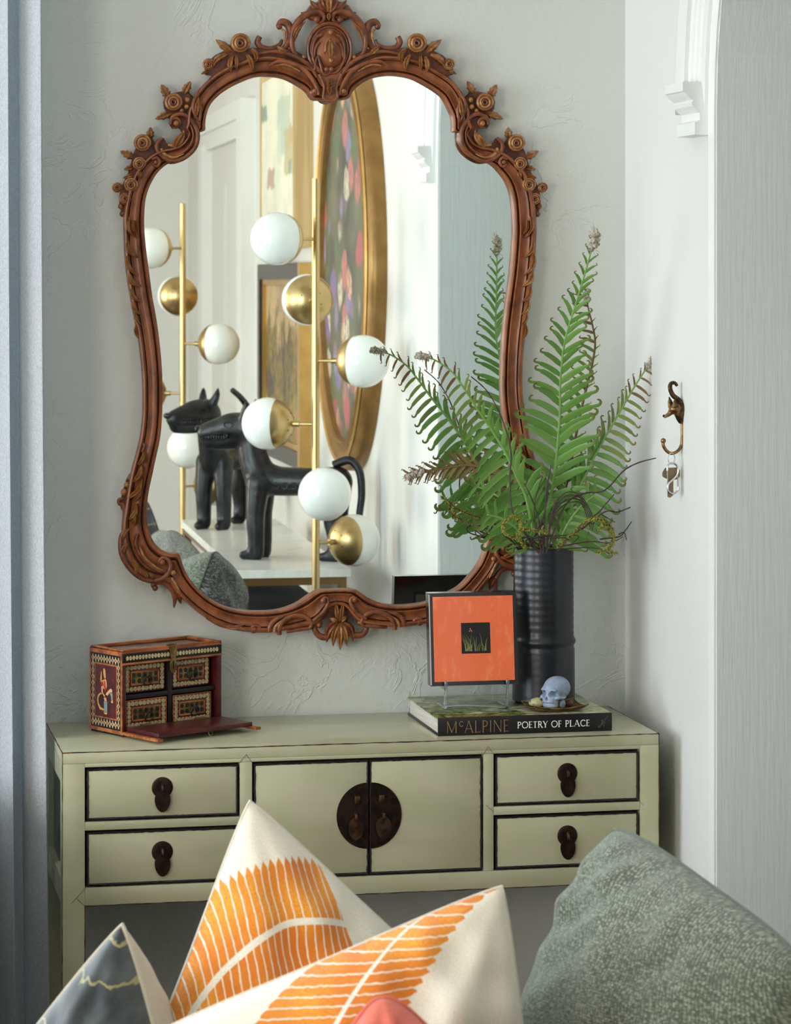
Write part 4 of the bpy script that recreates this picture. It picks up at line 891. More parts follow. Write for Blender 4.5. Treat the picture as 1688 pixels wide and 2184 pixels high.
for v_ in me2.vertices:
    x, y, z = v_.co; dp = 0.0
    if y < -0.006:
        for s_ in (-1, 1): dp = max(dp, 0.0115 * dentf(math.hypot((x - s_ * 0.0090) / 1.08, z - 0.0292), 0.0064))
        dp = max(dp, 0.0070 * dentf(math.hypot(x * (1.0 + max(0, z - 0.0205) * 160), (z - 0.0205) * 0.75), 0.0036))
        if 0.0035 < z < 0.0150 and abs(x) < 0.0125:                                # tooth grooves
            t = abs(((x / 0.0036) % 1.0) - 0.5); dp = max(dp, 0.0011 * max(0, 1 - (0.5 - t) / 0.14)); dp = max(dp, 0.0012 * max(0, 1 - abs(z - 0.0092) / 0.0010))
    v_.co.y = y + dp
    if v_.co.z < 0.0002: v_.co.z = 0.0002
me2.shade_smooth(); me2.materials.clear(); me2.materials.append(m_sk)
m_egg = M('spotted_shell', hx(172, 166, 120), 0.4, 0, hx(60, 62, 44), vs=160, lo=0.58, hi=0.62)
eg = MB().ell((dc.x - 0.026, dc.y + 0.010, BZ1 + 0.0125), (0.020, 0.013, 0.0095), 16, 10).build('shell', m_egg); tag(eg, 'speckled yellow green shell beside the skull in the dish', 'shell')
pb = MB().ell((dc.x + 0.027, dc.y + 0.008, BZ1 + 0.0095), (0.009, 0.008, 0.0065), 14, 8).build('pebble', M('red_pebble', hx(92, 58, 52), 0.3)); tag(pb, 'small dark red pebble behind the skull in the dish', 'pebble')
# ------------------------------------------------------------------ fern arrangement
def leafmat(name, c1, c2, tip):
    m, nt, b = newmat(name); g = coords(nt, 'UV'); sp = nt.nodes.new('ShaderNodeSeparateXYZ'); nt.links.new(g, sp.inputs[0])
    u = E(nt, sp.outputs[0]); v = E(nt, sp.outputs[1]); oi = nt.nodes.new('ShaderNodeObjectInfo')
    base = mixc(nt, E(nt, oi.outputs['Random']), c1, c2)
    base = mixc(nt, (v - 0.5).abs().step(0.10, 0.02) * 0.4, base, tuple(x * 0.7 for x in c1))
    nt.links.new(mixc(nt, u.step(0.62, 0.86), base, tip), b.inputs['Base Color'])
    b.inputs['Roughness'].default_value = 0.42
    tr = nt.nodes.new('ShaderNodeBsdfTranslucent'); nt.links.new(base, tr.inputs[0])
    mx = nt.nodes.new('ShaderNodeMixShader'); mx.inputs[0].default_value = 0.22
    nt.links.new(b.outputs[0], mx.inputs[1]); nt.links.new(tr.outputs[0], mx.inputs[2]); nt.links.new(mx.outputs[0], nt.nodes['Material Output'].inputs[0])
    return m
m_fg = leafmat('fern_green', hx(122, 164, 80), hx(94, 140, 62), hx(112, 110, 60))
m_fo = leafmat('fern_olive', hx(140, 158, 80), hx(112, 130, 64), hx(128, 88, 58))
m_fb = leafmat('fern_brown', hx(138, 114, 70), hx(112, 86, 54), hx(124, 80, 58))
m_rib = M('fern_rib', hx(122, 164, 84), 0.45); m_rib2 = M('fern_rib_brown', hx(112, 92, 54), 0.5)
m_fuzz = M('fern_bud', hx(206, 198, 180), 0.9, 0, hx(164, 148, 134), vs=300, bump=1.0, bs=700, bd=0.002)
m_twig = M('dark_twig', hx(46, 32, 32), 0.6, 0, hx(70, 48, 44), vs=80); m_moss = M('moss', hx(166, 162, 66), 0.95, 0, hx(118, 116, 40), vs=300, bump=1.0, bs=600, bd=0.003)
def leaflet_mesh(kind):
    """one leaflet along +x, unit length, tip curled towards +y"""
    rnd = random.Random(kind); N = 20; cl = []; x = y = 0.0; ang = R(14 + 6 * kind); st = 1.0 / 14
    for i in range(N + 1):
        cl.append((x, y, ang)); t = i / N
        if t < 0.60: ang -= R(1.7 + 0.4 * kind)
        else: ang += R(-6 if t < 0.68 else 22 + 6 * (t - 0.68) * 10)
        s_ = st * (1.0 if t < 0.62 else 0.62 - 0.45 * (t - 0.62))
        x += s_ * math.cos(ang); y += s_ * math.sin(ang)
    mb = MB(); uv = []
    for i, (cx, cy, an) in enumerate(cl):
        t = i / N; wv = 0.085 * min(1, 0.35 + t * 4) * (1 - t) ** 0.38 * (1 if t < 0.6 else 0.55) + 0.010
        nx, ny = -math.sin(an), math.cos(an)
        for k, (o_, z_) in enumerate(((-1, 0.0), (-0.5, 0.018), (0, 0.006), (0.5, 0.018), (1, 0.0))):
            mb.v.append((cx + nx * o_ * wv, cy + ny * o_ * wv, z_ * min(1, wv / 0.06) + 0.03 * math.sin(t * 3) * 0.6)); uv.append((t, k / 4))
    for i in range(N):
        for k in range(4): mb.f.append((i*5+k, i*5+k+1, (i+1)*5+k+1, (i+1)*5+k))
    me = bpy.data.meshes.new('leaflet'); me.from_pydata(mb.v, [], mb.f); me.update(); ul = me.uv_layers.new(name='UVMap')
    for lp in me.loops: ul.data[lp.index].uv = uv[lp.vertex_index]
    me.shade_smooth(); me.materials.append(m_fg); return me
LM = [leaflet_mesh(k) for k in range(3)]
fern = thing('fern_arrangement', (VX, VY, BZ1 + 0.26), 'green curling fern fronds with mossy twigs in the dark vase', 'plant')
FO = fern.location
def frond(pts, n, lfn, mats, both_sides=(1, 1), ribm=None, tip=None, lab=None, angL=38, angR=38, steep=0):
    """pts: (px, py, Y) from the vase up to the tip"""
    q = cr([P(*p) for p in pts], 8); m_ = len(q); L = [0]
    for a, c in zip(q[:-1], q[1:]): L.append(L[-1] + (c - a).length)
    rib = MB().tube(q, [lerp(0.0034, 0.0012, i / (m_ - 1)) for i in range(m_)], 7).build('frond', ribm or m_rib, fern)
    def at(t):
        d = t * L[-1]
        for i in range(m_ - 1):
            if L[i + 1] >= d: return lerp(q[i], q[i+1], (d - L[i]) / max(1e-9, L[i+1] - L[i])), (q[i+1] - q[i]).normalized()
        return q[-1], (q[-1] - q[-2]).normalized()
    for i in range(n):
        t = 0.10 + 0.86 * i / (n - 1)
        for side in (-1, 1):
            if not both_sides[0 if side < 0 else 1]: continue
            p, d = at(min(0.985, t + (0.008 if side > 0 else 0)))
            ln = 1.17 * lfn(t, side) * PXM * random.uniform(0.92, 1.08)
            if ln < 0.004: continue
            a = R((angL if side < 0 else angR) * random.uniform(0.85, 1.15) + steep * max(0, t - 0.35))
            nrm = Vector((-0.12, -1, 0.0)).normalized()
            sd = d.cross(nrm).normalized() * (1 if side > 0 else -1)    # out to that side of the rib
            out_ = (sd * math.cos(a) + d * math.sin(a) * 0.9 + nrm * random.uniform(0.05, 0.35)).normalized()
            up = d - out_ * d.dot(out_); up.normalize(); zz = out_.cross(up)
            o = bpy.data.objects.new('leaflet', random.choice(LM)); C.objects.link(o); o.parent = rib
            mt = Matrix(((out_.x, up.x, zz.x), (out_.y, up.y, zz.y), (out_.z, up.z, zz.z))).to_4x4()
            o.matrix_local = Matrix.Translation(p - FO) @ mt @ Matrix.Scale(ln, 4)
            mat = mats[0] if t < mats[3] else (mats[1] if t < mats[4] else mats[2])
            o.material_slots[0].link = 'OBJECT'; o.material_slots[0].material = mat
    if tip:
        mb = MB(); d = at(0.99)[1]
        for k in range(26):
            c = q[-1] - d * (0.018 * random.random() * tip) + Vector((random.uniform(-1, 1), random.uniform(-0.6, 0.6), random.uniform(-1, 1))) * 0.0032 * tip
            mb.ell(c, tuple(random.uniform(0.0015, 0.0035) * tip for _ in range(3)), 7, 5)
        for k in range(30):
            a_ = q[-1] - d * 0.02 * random.random() * tip; mb.tube([a_, a_ + (d * random.random() + Vector((random.uniform(-1, 1), random.uniform(-0.5, 0.5), random.uniform(-1, 1)))).normalized() * 0.008 * tip], [0.0007, 0.0003], 4)
        mb.build('fuzzy_tip', m_fuzz, rib)
    return rib
def tri(a, pk, mxl, b): return lambda t, s: (lerp(a, mxl, min(1, t / pk)) if t < pk else lerp(mxl, b, (t - pk) / (1 - pk)))
B = VY
frond([(1160, 1190, B), (1168, 1090, -.145), (1179, 1040, -.155), (1189, 958, -.18), (1195, 875, -.21), (1196, 812, -.24), (1206, 725, -.285), (1237, 622, -.335), (1264, 526, -.378), (1271, 492, -.39)], 28, tri(66, 0.32, 88, 14), (m_fg, m_fg, m_fo, .80, .9), tip=1.9, angL=28, angR=34, steep=42)
frond([(1178, 1190, B + .01), (1196, 1090, -.13), (1216, 999, -.14), (1229, 929, -.155), (1245, 854, -.175), (1264, 775, -.21), (1270, 730, -.235), (1264, 692, -.255), (1253, 646, -.28), (1249, 615, -.30)], 24, lambda t, s: lerp(66, 26, t) if s < 0 else lerp(40, 6, t), (m_fg, m_fo, m_fb, .55, .75), tip=1.3, angL=30, angR=50, ribm=m_rib2)
frond([(1178, 1190, B), (1208, 1105, B), (1241, 1032, B - .01), (1266, 978, B - .015), (1291, 933, B - .02), (1320, 883, B - .02), (1349, 833, B - .02), (1378, 788, B - .02), (1398, 764, B - .02)], 23, lambda t, s: (lerp(92, 66, t / .4) if t < .4 else lerp(66, 14, (t - .4) / .6)) * (1.05 if s > 0 else 0.85), (m_fg, m_fo, m_fb, .50, .78), tip=1.3, angL=58, angR=-8, ribm=m_rib)
frond([(1148, 1190, B - .01), (1125, 1070, B - .03), (1104, 1020, B - .04), (1079, 966, B - .05), (1046, 912, B - .06), (1017, 870, B - .07), (988, 825, B - .08), (963, 792, B - .085), (926, 767, B - .09), (890, 758, B - .095)], 25, lambda t, s: (lerp(84, 100, t / .25) if t < .25 else lerp(100, 16, ((t - .25) / .75) ** .85)) * (1.0 if s < 0 else 0.7), (m_fg, m_fo, m_fb, .62, .8), tip=1.3, angL=-20, angR=52)
frond([(1140, 1190, B + .02), (1104, 1053, B + .07), (1059, 1012, B + .09), (1009, 993, B + .1), (959, 997, B + .105), (893, 1011, B + .108), (872, 1018, B + .110)], 20, lambda t, s: lerp(60, 18, t) * (1 if s < 0 else 1.1), (m_fg, m_fo, m_fb, .2, .35), tip=1.6, angL=40, angR=48, ribm=m_rib2)
# short fronds round the rim
frond([(1150, 1190, B + .02), (1120, 1120, B + .05), (1085, 1075, B + .07), (1048, 1050, B + .08), (1010, 1035, B + .085)], 11, lambda t, s: lerp(58, 30, t), (m_fg, m_fg, m_fo, .9, .97), angL=10, angR=40)
frond([(1145, 1185, B - .03), (1110, 1135, B - .05), (1075, 1108, B - .06), (1040, 1098, B - .065)], 8, lambda t, s: lerp(48, 30, t), (m_fg, m_fg, m_fo, .9, .97), angL=25, angR=30)
frond([(1185, 1185, B - .03), (1205, 1130, B - .05), (1235, 1085, B - .06), (1270, 1055, B - .06)], 8, lambda t, s: lerp(50, 34, t), (m_fg, m_fg, m_fo, .9, .97), angL=35, angR=10)
def twig(pts, r=1.8, mat=None, name='twig', rag=0.0):
    q = cr([P(*p) for p in pts], 6)
    if rag: q = [p + Vector((random.uniform(-1, 1), random.uniform(-1, 1), random.uniform(-1, 1))) * rag for p in q]
    return MB().tube(q, [r * PXM * random.uniform(0.8, 1.2) * lerp(1.0, 0.6, i / len(q)) for i in range(len(q))], 6).build(name, mat or m_twig, fern)
def mossy(pts, r=5):
    q = cr([P(*p) for p in pts], 8); o = twig(pts, 2.0)
    mb = MB()
    for p in q:
        for k in range(3): mb.ell(p + Vector((random.uniform(-1, 1), random.uniform(-1, 1), random.uniform(-1, 1))) * 0.0022, tuple(random.uniform(0.25, 0.6) * r * PXM for _ in range(3)), 6, 4)
        for k in range(4): mb.tube([p, p + Vector((random.uniform(-1, 1), random.uniform(-1, 1), random.uniform(-1, 1))) * 0.006], [0.0006, 0.0002], 3)
    mb.build('moss', m_moss, o)
f = B - .085
twig([(1150, 1180, f), (1110, 1120, f - .01), (1092, 1085, f - .01), (1088, 1020, f), (1090, 960, f), (1070, 890, f), (1040, 835, f), (1005, 803, f)], 1.9)
twig([(1165, 1180, f), (1205, 1080, f), (1245, 1053, f), (1290, 1046, f), (1330, 1005, f), (1362, 987, f), (1400, 977, f)], 1.9)
twig([(1160, 1180, f), (1150, 1110, f), (1133, 1060, f), (1118, 1030, f)], 1.6); twig([(1155, 1175, f), (1140, 1085, f), (1158, 1015, f)], 1.7); twig([(1160, 1175, f), (1165, 1060, f), (1176, 992, f)], 1.9); twig([(1130, 1165, f), (1160, 1100, f), (1172, 1030, f)], 1.8)
for k in range(4): twig([(1165, 1180, f), (1178, 1110 - 6 * k, f), (1205, 1076 - 8 * k, f - .01), (1238, 1072 - 5 * k, f - .01), (1252 + 4 * k, 1100, f), (1255 + 3 * k, 1120 + 4 * k, f)], 1.6)
twig([(1190, 1175, f), (1240, 1120, f), (1275, 1095, f), (1290, 1078, f), (1310, 1055, f)], 1.8); twig([(1240, 1130, f), (1290, 1092, f), (1318, 1092, f), (1345, 1082, f)], 2.0); twig([(1280, 1150, f), (1320, 1145, f), (1334, 1132, f), (1348, 1112, f)], 1.8); twig([(1320, 1140, f), (1332, 1136, f), (1337, 1152, f)], 1.5); twig([(1285, 1098, f), (1300, 1107, f), (1312, 1114, f)], 1.6)
twig([(1200, 1165, f), (1260, 1155, f), (1300, 1158, f), (1330, 1145, f)], 1.5); twig([(1190, 1172, f), (1250, 1168, f), (1285, 1172, f), (1300, 1182, f)], 1.4)
mossy([(1190, 1165, f), (1225, 1140, f), (1255, 1112, f), (1280, 1106, f), (1298, 1128, f), (1310, 1150, f), (1300, 1168, f), (1278, 1178, f)], 4.5)
mossy([(1200, 1160, f - .02), (1240, 1120, f - .02), (1268, 1108, f - .02), (1286, 1112, f - .02), (1280, 1130, f - .02)], 5); mossy([(1250, 1110, f), (1278, 1104, f), (1300, 1120, f), (1309, 1140, f), (1300, 1175, f), (1318, 1180, f)], 4)
mossy([(1120, 1168, f), (1108, 1150, f - .02), (1078, 1138, f - .02), (1076, 1115, f - .02), (1098, 1102, f - .02), (1112, 1120, f - .02), (1104, 1142, f - .02)], 6); mossy([(1116, 1128, f - .03), (1145, 1132, f - .03), (1168, 1136, f - .03)], 4.5)
mossy([(1120, 1168, B + .08), (1060, 1120, B + .1), (1010, 1100, B + .1), (975, 1085, B + .1), (950, 1062, B + .1)], 3); twig([(1110, 1165, B + .06), (1040, 1150, B + .08), (1016, 1140, B + .08), (1022, 1128, B + .08), (1070, 1132, B + .07)], 1.6); mossy([(1040, 1128, B + .08), (990, 1112, B + .1), (968, 1092, B + .1), (972, 1072, B + .1)], 3)
for k in range(7):
    twig([(1110 + 12 * k, 1178, B), (1090 + 8 * k, 1150 + 3 * (k % 3), f), (1075 + 26 * k, 1142 + 5 * (k % 2), f - .02), (1100 + 20 * k, 1160, f)], 1.5)
_mb = MB()
for k in range(260):
    a = random.uniform(0, 6.283); rr = 0.049 * math.sqrt(random.random()); c = Vector((VX + rr * math.cos(a), VY + rr * math.sin(a), BZ1 + 0.270 + random.uniform(0, 0.012)))
    d_ = Vector((random.uniform(-1, 1), random.uniform(-1, 1), random.uniform(-0.2, 0.8))) * 0.012
    _mb.tube([c, c + d_ * 0.5 + Vector((0, 0, 0.002)), c + d_], [0.0012, 0.0009, 0.0005], 4)
_o = _mb.build('moss_bed', m_moss, fern); _o['kind'] = 'stuff'
# ------------------------------------------------------------------ fox hook and keys on the right wall
m_hook = M('aged_brass', hx(104, 80, 50), 0.4, 0.8, hx(54, 40, 28), vs=120, bump=0.2, bs=600); m_hook2 = M('rubbed_brass', hx(150, 116, 74), 0.32, 0.85, hx(110, 82, 52), vs=80)
HY = -0.338
hk = thing('coat_hook', P(1456, 930, HY), 'brass fox head coat hook with curled tail on the white wall', 'hook')
def H(px, py, dy=0.0): return P(px, py, HY + dy)
q = cr([H(1445, 823), H(1440, 817), H(1432, 818), H(1430, 828), H(1436, 843), H(1447, 852), H(1455, 862), H(1459, 876)], 5)
MB().tube(q, [lerp(3.2, 6.5, i / len(q)) * PXM for i in range(len(q))], 10).build('tail', m_hook, hk)
mb = MB(); q = cr([H(1456, 858), H(1452, 874), H(1451, 888), H(1454, 903)], 6); mb.tube(q, [x * PXM for x in (6, 8, 10, 11.5, 12.5, 13, 13, 13, 12.5, 12, 11.5, 11, 10, 9, 8, 7, 6, 5, 3.5)][:len(q)], 12); mb.build('neck', m_hook, hk)
mb = MB(); q = cr([H(1449, 874), H(1440, 873), H(1433, 878), H(1427, 884), H(1420, 888), H(1417, 889)], 5)
mb.tube(q, [PXM * x for x in [12, 13, 13.5, 13.5, 13.5, 13, 12.5, 12, 11, 10, 8.5, 6.5, 5.8, 5.2, 4.8, 4.5, 4.2, 4, 3.8, 3.6, 3.5, 3.4, 3.3, 3.0, 2.4, 1.6][:len(q)]], 14); mb.build('fox_head', m_hook2, hk)
for (bx_, tx, dy) in ((1441, 1440, -0.010), (1432, 1428, 0.004)):
    mb = MB(); b0, t0 = H(bx_, 868, dy), H(tx, 846 if dy > 0 else 850, dy)
    mb.tube([b0, lerp(b0, t0, .5), t0], [7 * PXM, 5 * PXM, 0.5 * PXM], 8, flat=(0, 1, 0), fk=0.55); mb.build('ear', m_hook, hk)
MB().ell(H(1430, 877, -0.0100), 0.0016, 8, 6).build('eye', m_bblk, hk); MB().ell(H(1416.5, 887), 0.0024, 8, 6).build('nose', m_hook, hk)
q = cr([H(1455, 898), H(1456, 915), H(1456, 935), H(1454, 950), H(1446, 962), H(1434, 967), H(1423, 962), H(1416, 951), H(1415, 942)], 6)
MB().tube(q, 3.4 * PXM, 10).build('lower_hook', m_hook2, hk); MB().ell(H(1415.5, 940), (5.6*PXM,)*3).build('ball_end', m_hook2, hk)
m_steel = M('key_steel', (0.62, 0.62, 0.62), 0.28, 1.0); m_kbr = M('key_brass', hx(132, 112, 88), 0.4, 0.7)
ky = thing('key_ring', H(1434, 1020, -0.004), 'silver carabiner with a brass key hanging from the fox hook', 'keys')
q = [H(1433 + 7 * math.cos(a), 978 + 12 * math.sin(a), -0.004 + 0.004 * math.cos(a)) for a in [2 * math.pi * i / 28 for i in range(28)]]
MB().tube(q, 0.0009, 6, closed=True).build('split_ring', m_steel, ky)
q = cr([H(*p, -0.007) for p in ((1424, 1004), (1426, 992), (1434, 988), (1444, 992), (1447, 1006), (1441, 1018), (1428, 1030), (1425, 1040), (1428, 1049), (1438, 1053), (1447, 1046), (1448, 1038))], 5)
MB().tube(q, 0.0019, 8).build('carabiner', m_steel, ky)
MB().tube([H(1424, 1004, -.007), H(1425, 1031, -.007)], 0.0012, 6).build('wire_gate', m_steel, ky); MB().tube([H(1446, 1014, -.007), H(1447, 1038, -.007)], 0.0009, 6).build('wire_gate', m_steel, ky)
MB().prism([H(*p, -0.002) for p in ((1414, 1008), (1420, 998), (1444, 997), (1451, 1003), (1451, 1016), (1446, 1022), (1437, 1024), (1437, 1056), (1430, 1062), (1425, 1060), (1425, 1022), (1418, 1019), (1414, 1016))], (0, 0.0022, 0)).build('key', m_kbr, ky, sharp=30)
# ------------------------------------------------------------------ the side of the room that the mirror shows
m_marb, nt, b = newmat('white_marble'); co = coords(nt)
nt.links.new(mixc(nt, tnoise(nt, co, 5, 6, 0.65, None, 1.5).step(0.45, 0.75), (0.86, 0.86, 0.80), (0.74, 0.74, 0.69)), b.inputs['Base Color']); b.inputs['Roughness'].default_value = 0.22
m_abr = M('antique_brass_bar', hx(148, 118, 76), 0.35, 0.9); m_lbr = M('satin_brass', hx(196, 170, 118), 0.36, 1.0)
zt2 = 0.807
n0, n1 = PV(506, 1217, 7.8), PV(755, 1217, 7.8); f0, f1 = PV(386, 1107, 9.5), PV(577, 1107, 9.5)
cA = Vector((n0.x, n0.y, 0)); ux = (Vector((f0.x, f0.y, 0)) - cA); LEN = ux.length; ux.normalize(); uy = Vector((-ux.y, ux.x, 0))
if uy.x < 0: uy = -uy
DEP = 0.315
def K(a, d, z): return cA + ux * a + uy * d + Vector((0, 0, z))
con = thing('console_table', K(LEN / 2, DEP / 2, 0), 'long marble topped console with brass frame against the right wall', 'table')
def kbox(a0, a1, d0, d1, z0, z1, name, mat, par): return MB().hexa([K(a0,d0,z0), K(a1,d0,z0), K(a1,d1,z0), K(a0,d1,z0), K(a0,d0,z1), K(a1,d0,z1), K(a1,d1,z1), K(a0,d1,z1)]).build(name, mat, par)
kbox(0, LEN, 0, DEP, zt2 - 0.022, zt2, 'marble_top', m_marb, con)
e = 0.022
for a in (0.01, LEN - 0.01 - e):
    for d in (0.01, DEP - 0.01 - e): kbox(a, a + e, d, d + e, 0, zt2 - 0.022, 'leg', m_abr, con)
    kbox(a, a + e, 0.01 + e, DEP - 0.01 - e, zt2 - 0.044, zt2 - 0.022, 'rail', m_abr, con)
for d in (0.01, DEP - 0.01 - e): kbox(0.01 + e, LEN - 0.01 - e, d, d + e, zt2 - 0.044, zt2 - 0.022, 'rail', m_abr, con)
m_dark = M('charcoal_cloth', hx(40, 42, 46), 0.8, 0, hx(30, 32, 36), vs=60)
ot = thing('storage_ottoman', K(0.75, DEP / 2, 0), 'charcoal upholstered storage ottoman under the marble console', 'ottoman')
def ko(a0, a1, d0, d1, z0, z1, name, mat):
    kbox(a0, a1, d0, d1, z0, z1, name, mat, ot)
ko(0.12, 1.45, 0.045, 0.27, 0.04, 0.60, 'ottoman_body', m_dark); ko(0.115, 1.455, 0.04, 0.275, 0.605, 0.68, 'ottoman_lid', m_dark)
for a in (0.16, 1.38):
    for d in (0.06, 0.22): ko(a, a + 0.03, d, d + 0.03, 0, 0.04, 'ottoman_foot', m_black)
# floor lamps -----------------------------------------------------------
m_opal, nt, b = newmat('opal_glass'); b.inputs['Base Color'].default_value = (0.86, 0.88, 0.83, 1); b.inputs['Roughness'].default_value = 0.06
b.inputs['Subsurface Weight'].default_value = 0.0; b.inputs['Coat Weight'].default_value = 0.3
def lamp(loc, label, zg, ztop):
    L_ = thing('floor_lamp', loc, label, 'lamp', 'brass globe floor lamps by the console')
    def bl(mb, n, m_, par=None, sharp=40): return mb.build(n, m_, par or L_, world=False, sharp=sharp)
    bl(MB().lathe([(0.0, 0.0), (0.13, 0.0), (0.13, 0.012), (0.12, 0.018), (0.02, 0.022), (0.014, 0.05), (0.0, 0.05)], n=40), 'base', m_lbr)
    bl(MB().tube([(0, 0, 0.02), (0, 0, ztop)], 0.0105, 20), 'pole', m_lbr)
    for (z, av) in zg:
        a = R(av); d = Vector((math.cos(a), -math.sin(a), 0)); c = d * 0.137 + Vector((0, 0, z)); rg = 0.0712
        rot = Vector((0, 0, 1)).rotation_difference(-d).to_matrix()
        arm = bl(MB().tube([Vector((0, 0, z)), c - d * rg], 0.0044, 10), 'arm', m_lbr)
        bl(MB().tube([c - d * (rg + 0.020), c - d * (rg - 0.004)], 0.0078, 12), 'socket', m_lbr, arm)
        g = bl(MB().ell(c, rg, 40, 24), 'globe', m_opal, sharp=0)
        cap_a = 68
        prof_ = [((rg + 0.0015) * math.sin(R(t)), (rg + 0.0015) * math.cos(R(t))) for t in [cap_a * (1 - i / 16) for i in range(17)]]
        prof_ = [((rg - 0.001) * math.sin(R(cap_a)), (rg - 0.001) * math.cos(R(cap_a)))] + prof_
        cap = bl(MB().lathe(prof_, c, 40, rot), 'brass_cap', m_lbr, g, 40)
        mb = MB()
        for k in range(6):
            t = 2 * math.pi * k / 6 + 0.4; q = rot @ Vector(((rg + 0.0018) * math.sin(R(24)) * math.cos(t), (rg + 0.0018) * math.sin(R(24)) * math.sin(t), (rg + 0.0018) * math.cos(R(24))))
            mb.ell(c + q, 0.0018, 6, 4)
        bl(mb, 'vent_holes', m_bblk, cap)
    return L_
ZG = [(1.714, 210), (1.549, 90), (1.385, -32), (1.213, 153), (1.034, -90), (0.891, 30)]
pl = PV(674, 1000, 7.66); lamp((pl.x, pl.y, 0), 'brass floor lamp with opal globes at the near end of the console', ZG, 1.878)
pl2 = PV(390, 900, 9.86); lamp((pl2.x, pl2.y, 0), 'brass floor lamp with opal globes behind the far end of the console', ZG, 1.868)
# black dog sculptures ----------------------------------------------------
m_dog = M('black_patina', hx(34, 36, 37), 0.36, 0.2, hx(18, 20, 21), vs=40, bump=0.35, bs=120, bd=0.002)
def dog(loc, rz, label, tailp, headyaw=0):
    D_ = thing('dog_sculpture', loc, label, 'sculpture', 'black dog sculptures on the console', rz=rz)
    cy, sy = math.cos(headyaw), math.sin(headyaw)
    def hp(x, y, z): dx = x - .125; return Vector((.125 + dx * cy - y * sy, dx * sy + y * cy, z))
    mb = MB()
    def tb(pts, rr):
        q = cr(pts, 5); m_ = len(q); mb.tube(q, [lerp(rr[int(i / (m_ - 1) * (len(rr) - 1.001))], rr[int(i / (m_ - 1) * (len(rr) - 1.001)) + 1], i / (m_ - 1) * (len(rr) - 1.001) % 1) for i in range(m_)], 14)
        mb.ell(q[0], rr[0], 14, 8); mb.ell(q[-1], rr[-1], 14, 8)
    tb([(-.140, 0, .222), (-.06, 0, .222), (.03, 0, .222), (.085, 0, .232)], [.046, .040, .043, .052])          # trunk
    tb([(.085, 0, .225), (.108, 0, .285), (.118, 0, .335), (.132, 0, .368)], [.050, .043, .040, .046])          # neck
    tb([hp(.135, 0, .372), hp(.175, 0, .374), hp(.215, 0, .366), hp(.250, 0, .358)], [.047, .043, .035, .029])   # skull and upper jaw
    tb([hp(.150, 0, .346), hp(.200, 0, .338), hp(.244, 0, .335)], [.036, .030, .024])                            # lower jaw
    for s in (-1, 1):
        tb([(.085, s * .030, .215), (.092, s * .036, .13), (.090, s * .037, .06), (.090, s * .037, .018)], [.036, .028, .0245, .0235])
        tb([(.092, s * .037, .016), (.128, s * .038, .012)], [.019, .0135])
        tb([(-.140, s * .030, .205), (-.135, s * .036, .13), (-.146, s * .037, .06), (-.142, s * .037, .018)], [.036, .028, .0235, .0225])
        tb([(-.140, s * .037, .016), (-.104, s * .038, .012)], [.018, .013])
        tb([hp(.128, s * .030, .402), hp(.120, s * .041, .430), hp(.116, s * .044, .452)], [.017, .012, .005])
    for s in (-1, 1): tb([hp(.150, s * .034, .388), hp(.190, s * .030, .388)], [.010, .008])                     # brow ridges
    o = mb.build('body', m_dog, D_, world=False)
    rm = o.modifiers.new('remesh', 'REMESH'); rm.mode = 'VOXEL'; rm.voxel_size = 0.0055
    sm_ = o.modifiers.new('smooth', 'SMOOTH'); sm_.factor = 0.6; sm_.iterations = 5
    dg = bpy.context.evaluated_depsgraph_get(); me2 = bpy.data.meshes.new_from_object(o.evaluated_get(dg)); o.modifiers.clear(); o.data = me2; me2.name = 'body'
    for v_ in me2.vertices:
        if v_.co.z < 0.0: v_.co.z = 0.0
    me2.shade_smooth(); me2.materials.clear(); me2.materials.append(m_dog)
    for s in (-1, 1):
        q = [hp(.172 + .014 * math.cos(a), s * (.0455 - .25 * (.014 * math.cos(a))), .384 + .008 * math.sin(a)) for a in [2 * math.pi * i / 16 for i in range(16)]]
        MB().tube(q, 0.0018, 6, closed=True).build('eye_ring', m_dog, D_, world=False)
        mb = MB()
        for k in range(8):
            c_ = hp(.186 + .008 * k, s * (.0345 - .0012 * k), .347 - .0002 * k); mb.ell(c_, (.0032, .003, .0075), 8, 6)
        mb.build('teeth', m_dog, D_, world=False)
        MB().tube(cr([hp(.180, s * .039, .356), hp(.215, s * .0345, .357), hp(.252, s * .027, .353), hp(.264, s * .018, .346), hp(.252, s * .024, .338), hp(.212, s * .032, .338), hp(.180, s * .038, .344)], 4, True), .0028, 6, closed=True).build('lip', m_dog, D_, world=False)
        mb = MB()
        for k in range(7):
            for (zz_, yy_) in ((.252, .0375), (.232, .0405)):
                q = [Vector((-.10 + .026 * k + .009 * math.cos(a), s * yy_, zz_ - .02 + .009 * math.sin(a))) for a in [2 * math.pi * i / 12 for i in range(12)]]
                mb.tube(q, .0014, 5, closed=True)
        mb.build('carved_rings', m_dog, D_, world=False)
    MB().ell(hp(.276, 0, .368), (.010, .016, .010)).build('nose', m_dog, D_, world=False)
    MB().tube(cr(tailp, 6), [.013, .009], 10).build('tail', m_dog, D_, world=False)
    return D_
da = PV(610, 1192, 8.10); c1_ = K(0.30, 0.185, zt2)
td = [(-.130, 0, .270), (-.175, 0, .285), (-.205, 0, .255), (-.212, 0, .190), (-.205, 0, .120), (-.215, 0, .085)]
tu = [(-.130, 0, .270), (-.165, 0, .300), (-.150, 0, .360), (-.09, 0, .410), (-.03, 0, .440)]
dog((c1_.x, c1_.y, zt2), R(206), 'black carved dog sculpture nearest the marble console end', td)
c2_ = K(1.40, 0.125, zt2)
dog((c2_.x, c2_.y, zt2), R(128), 'black carved dog sculpture farther along the marble console', tu, headyaw=R(28))
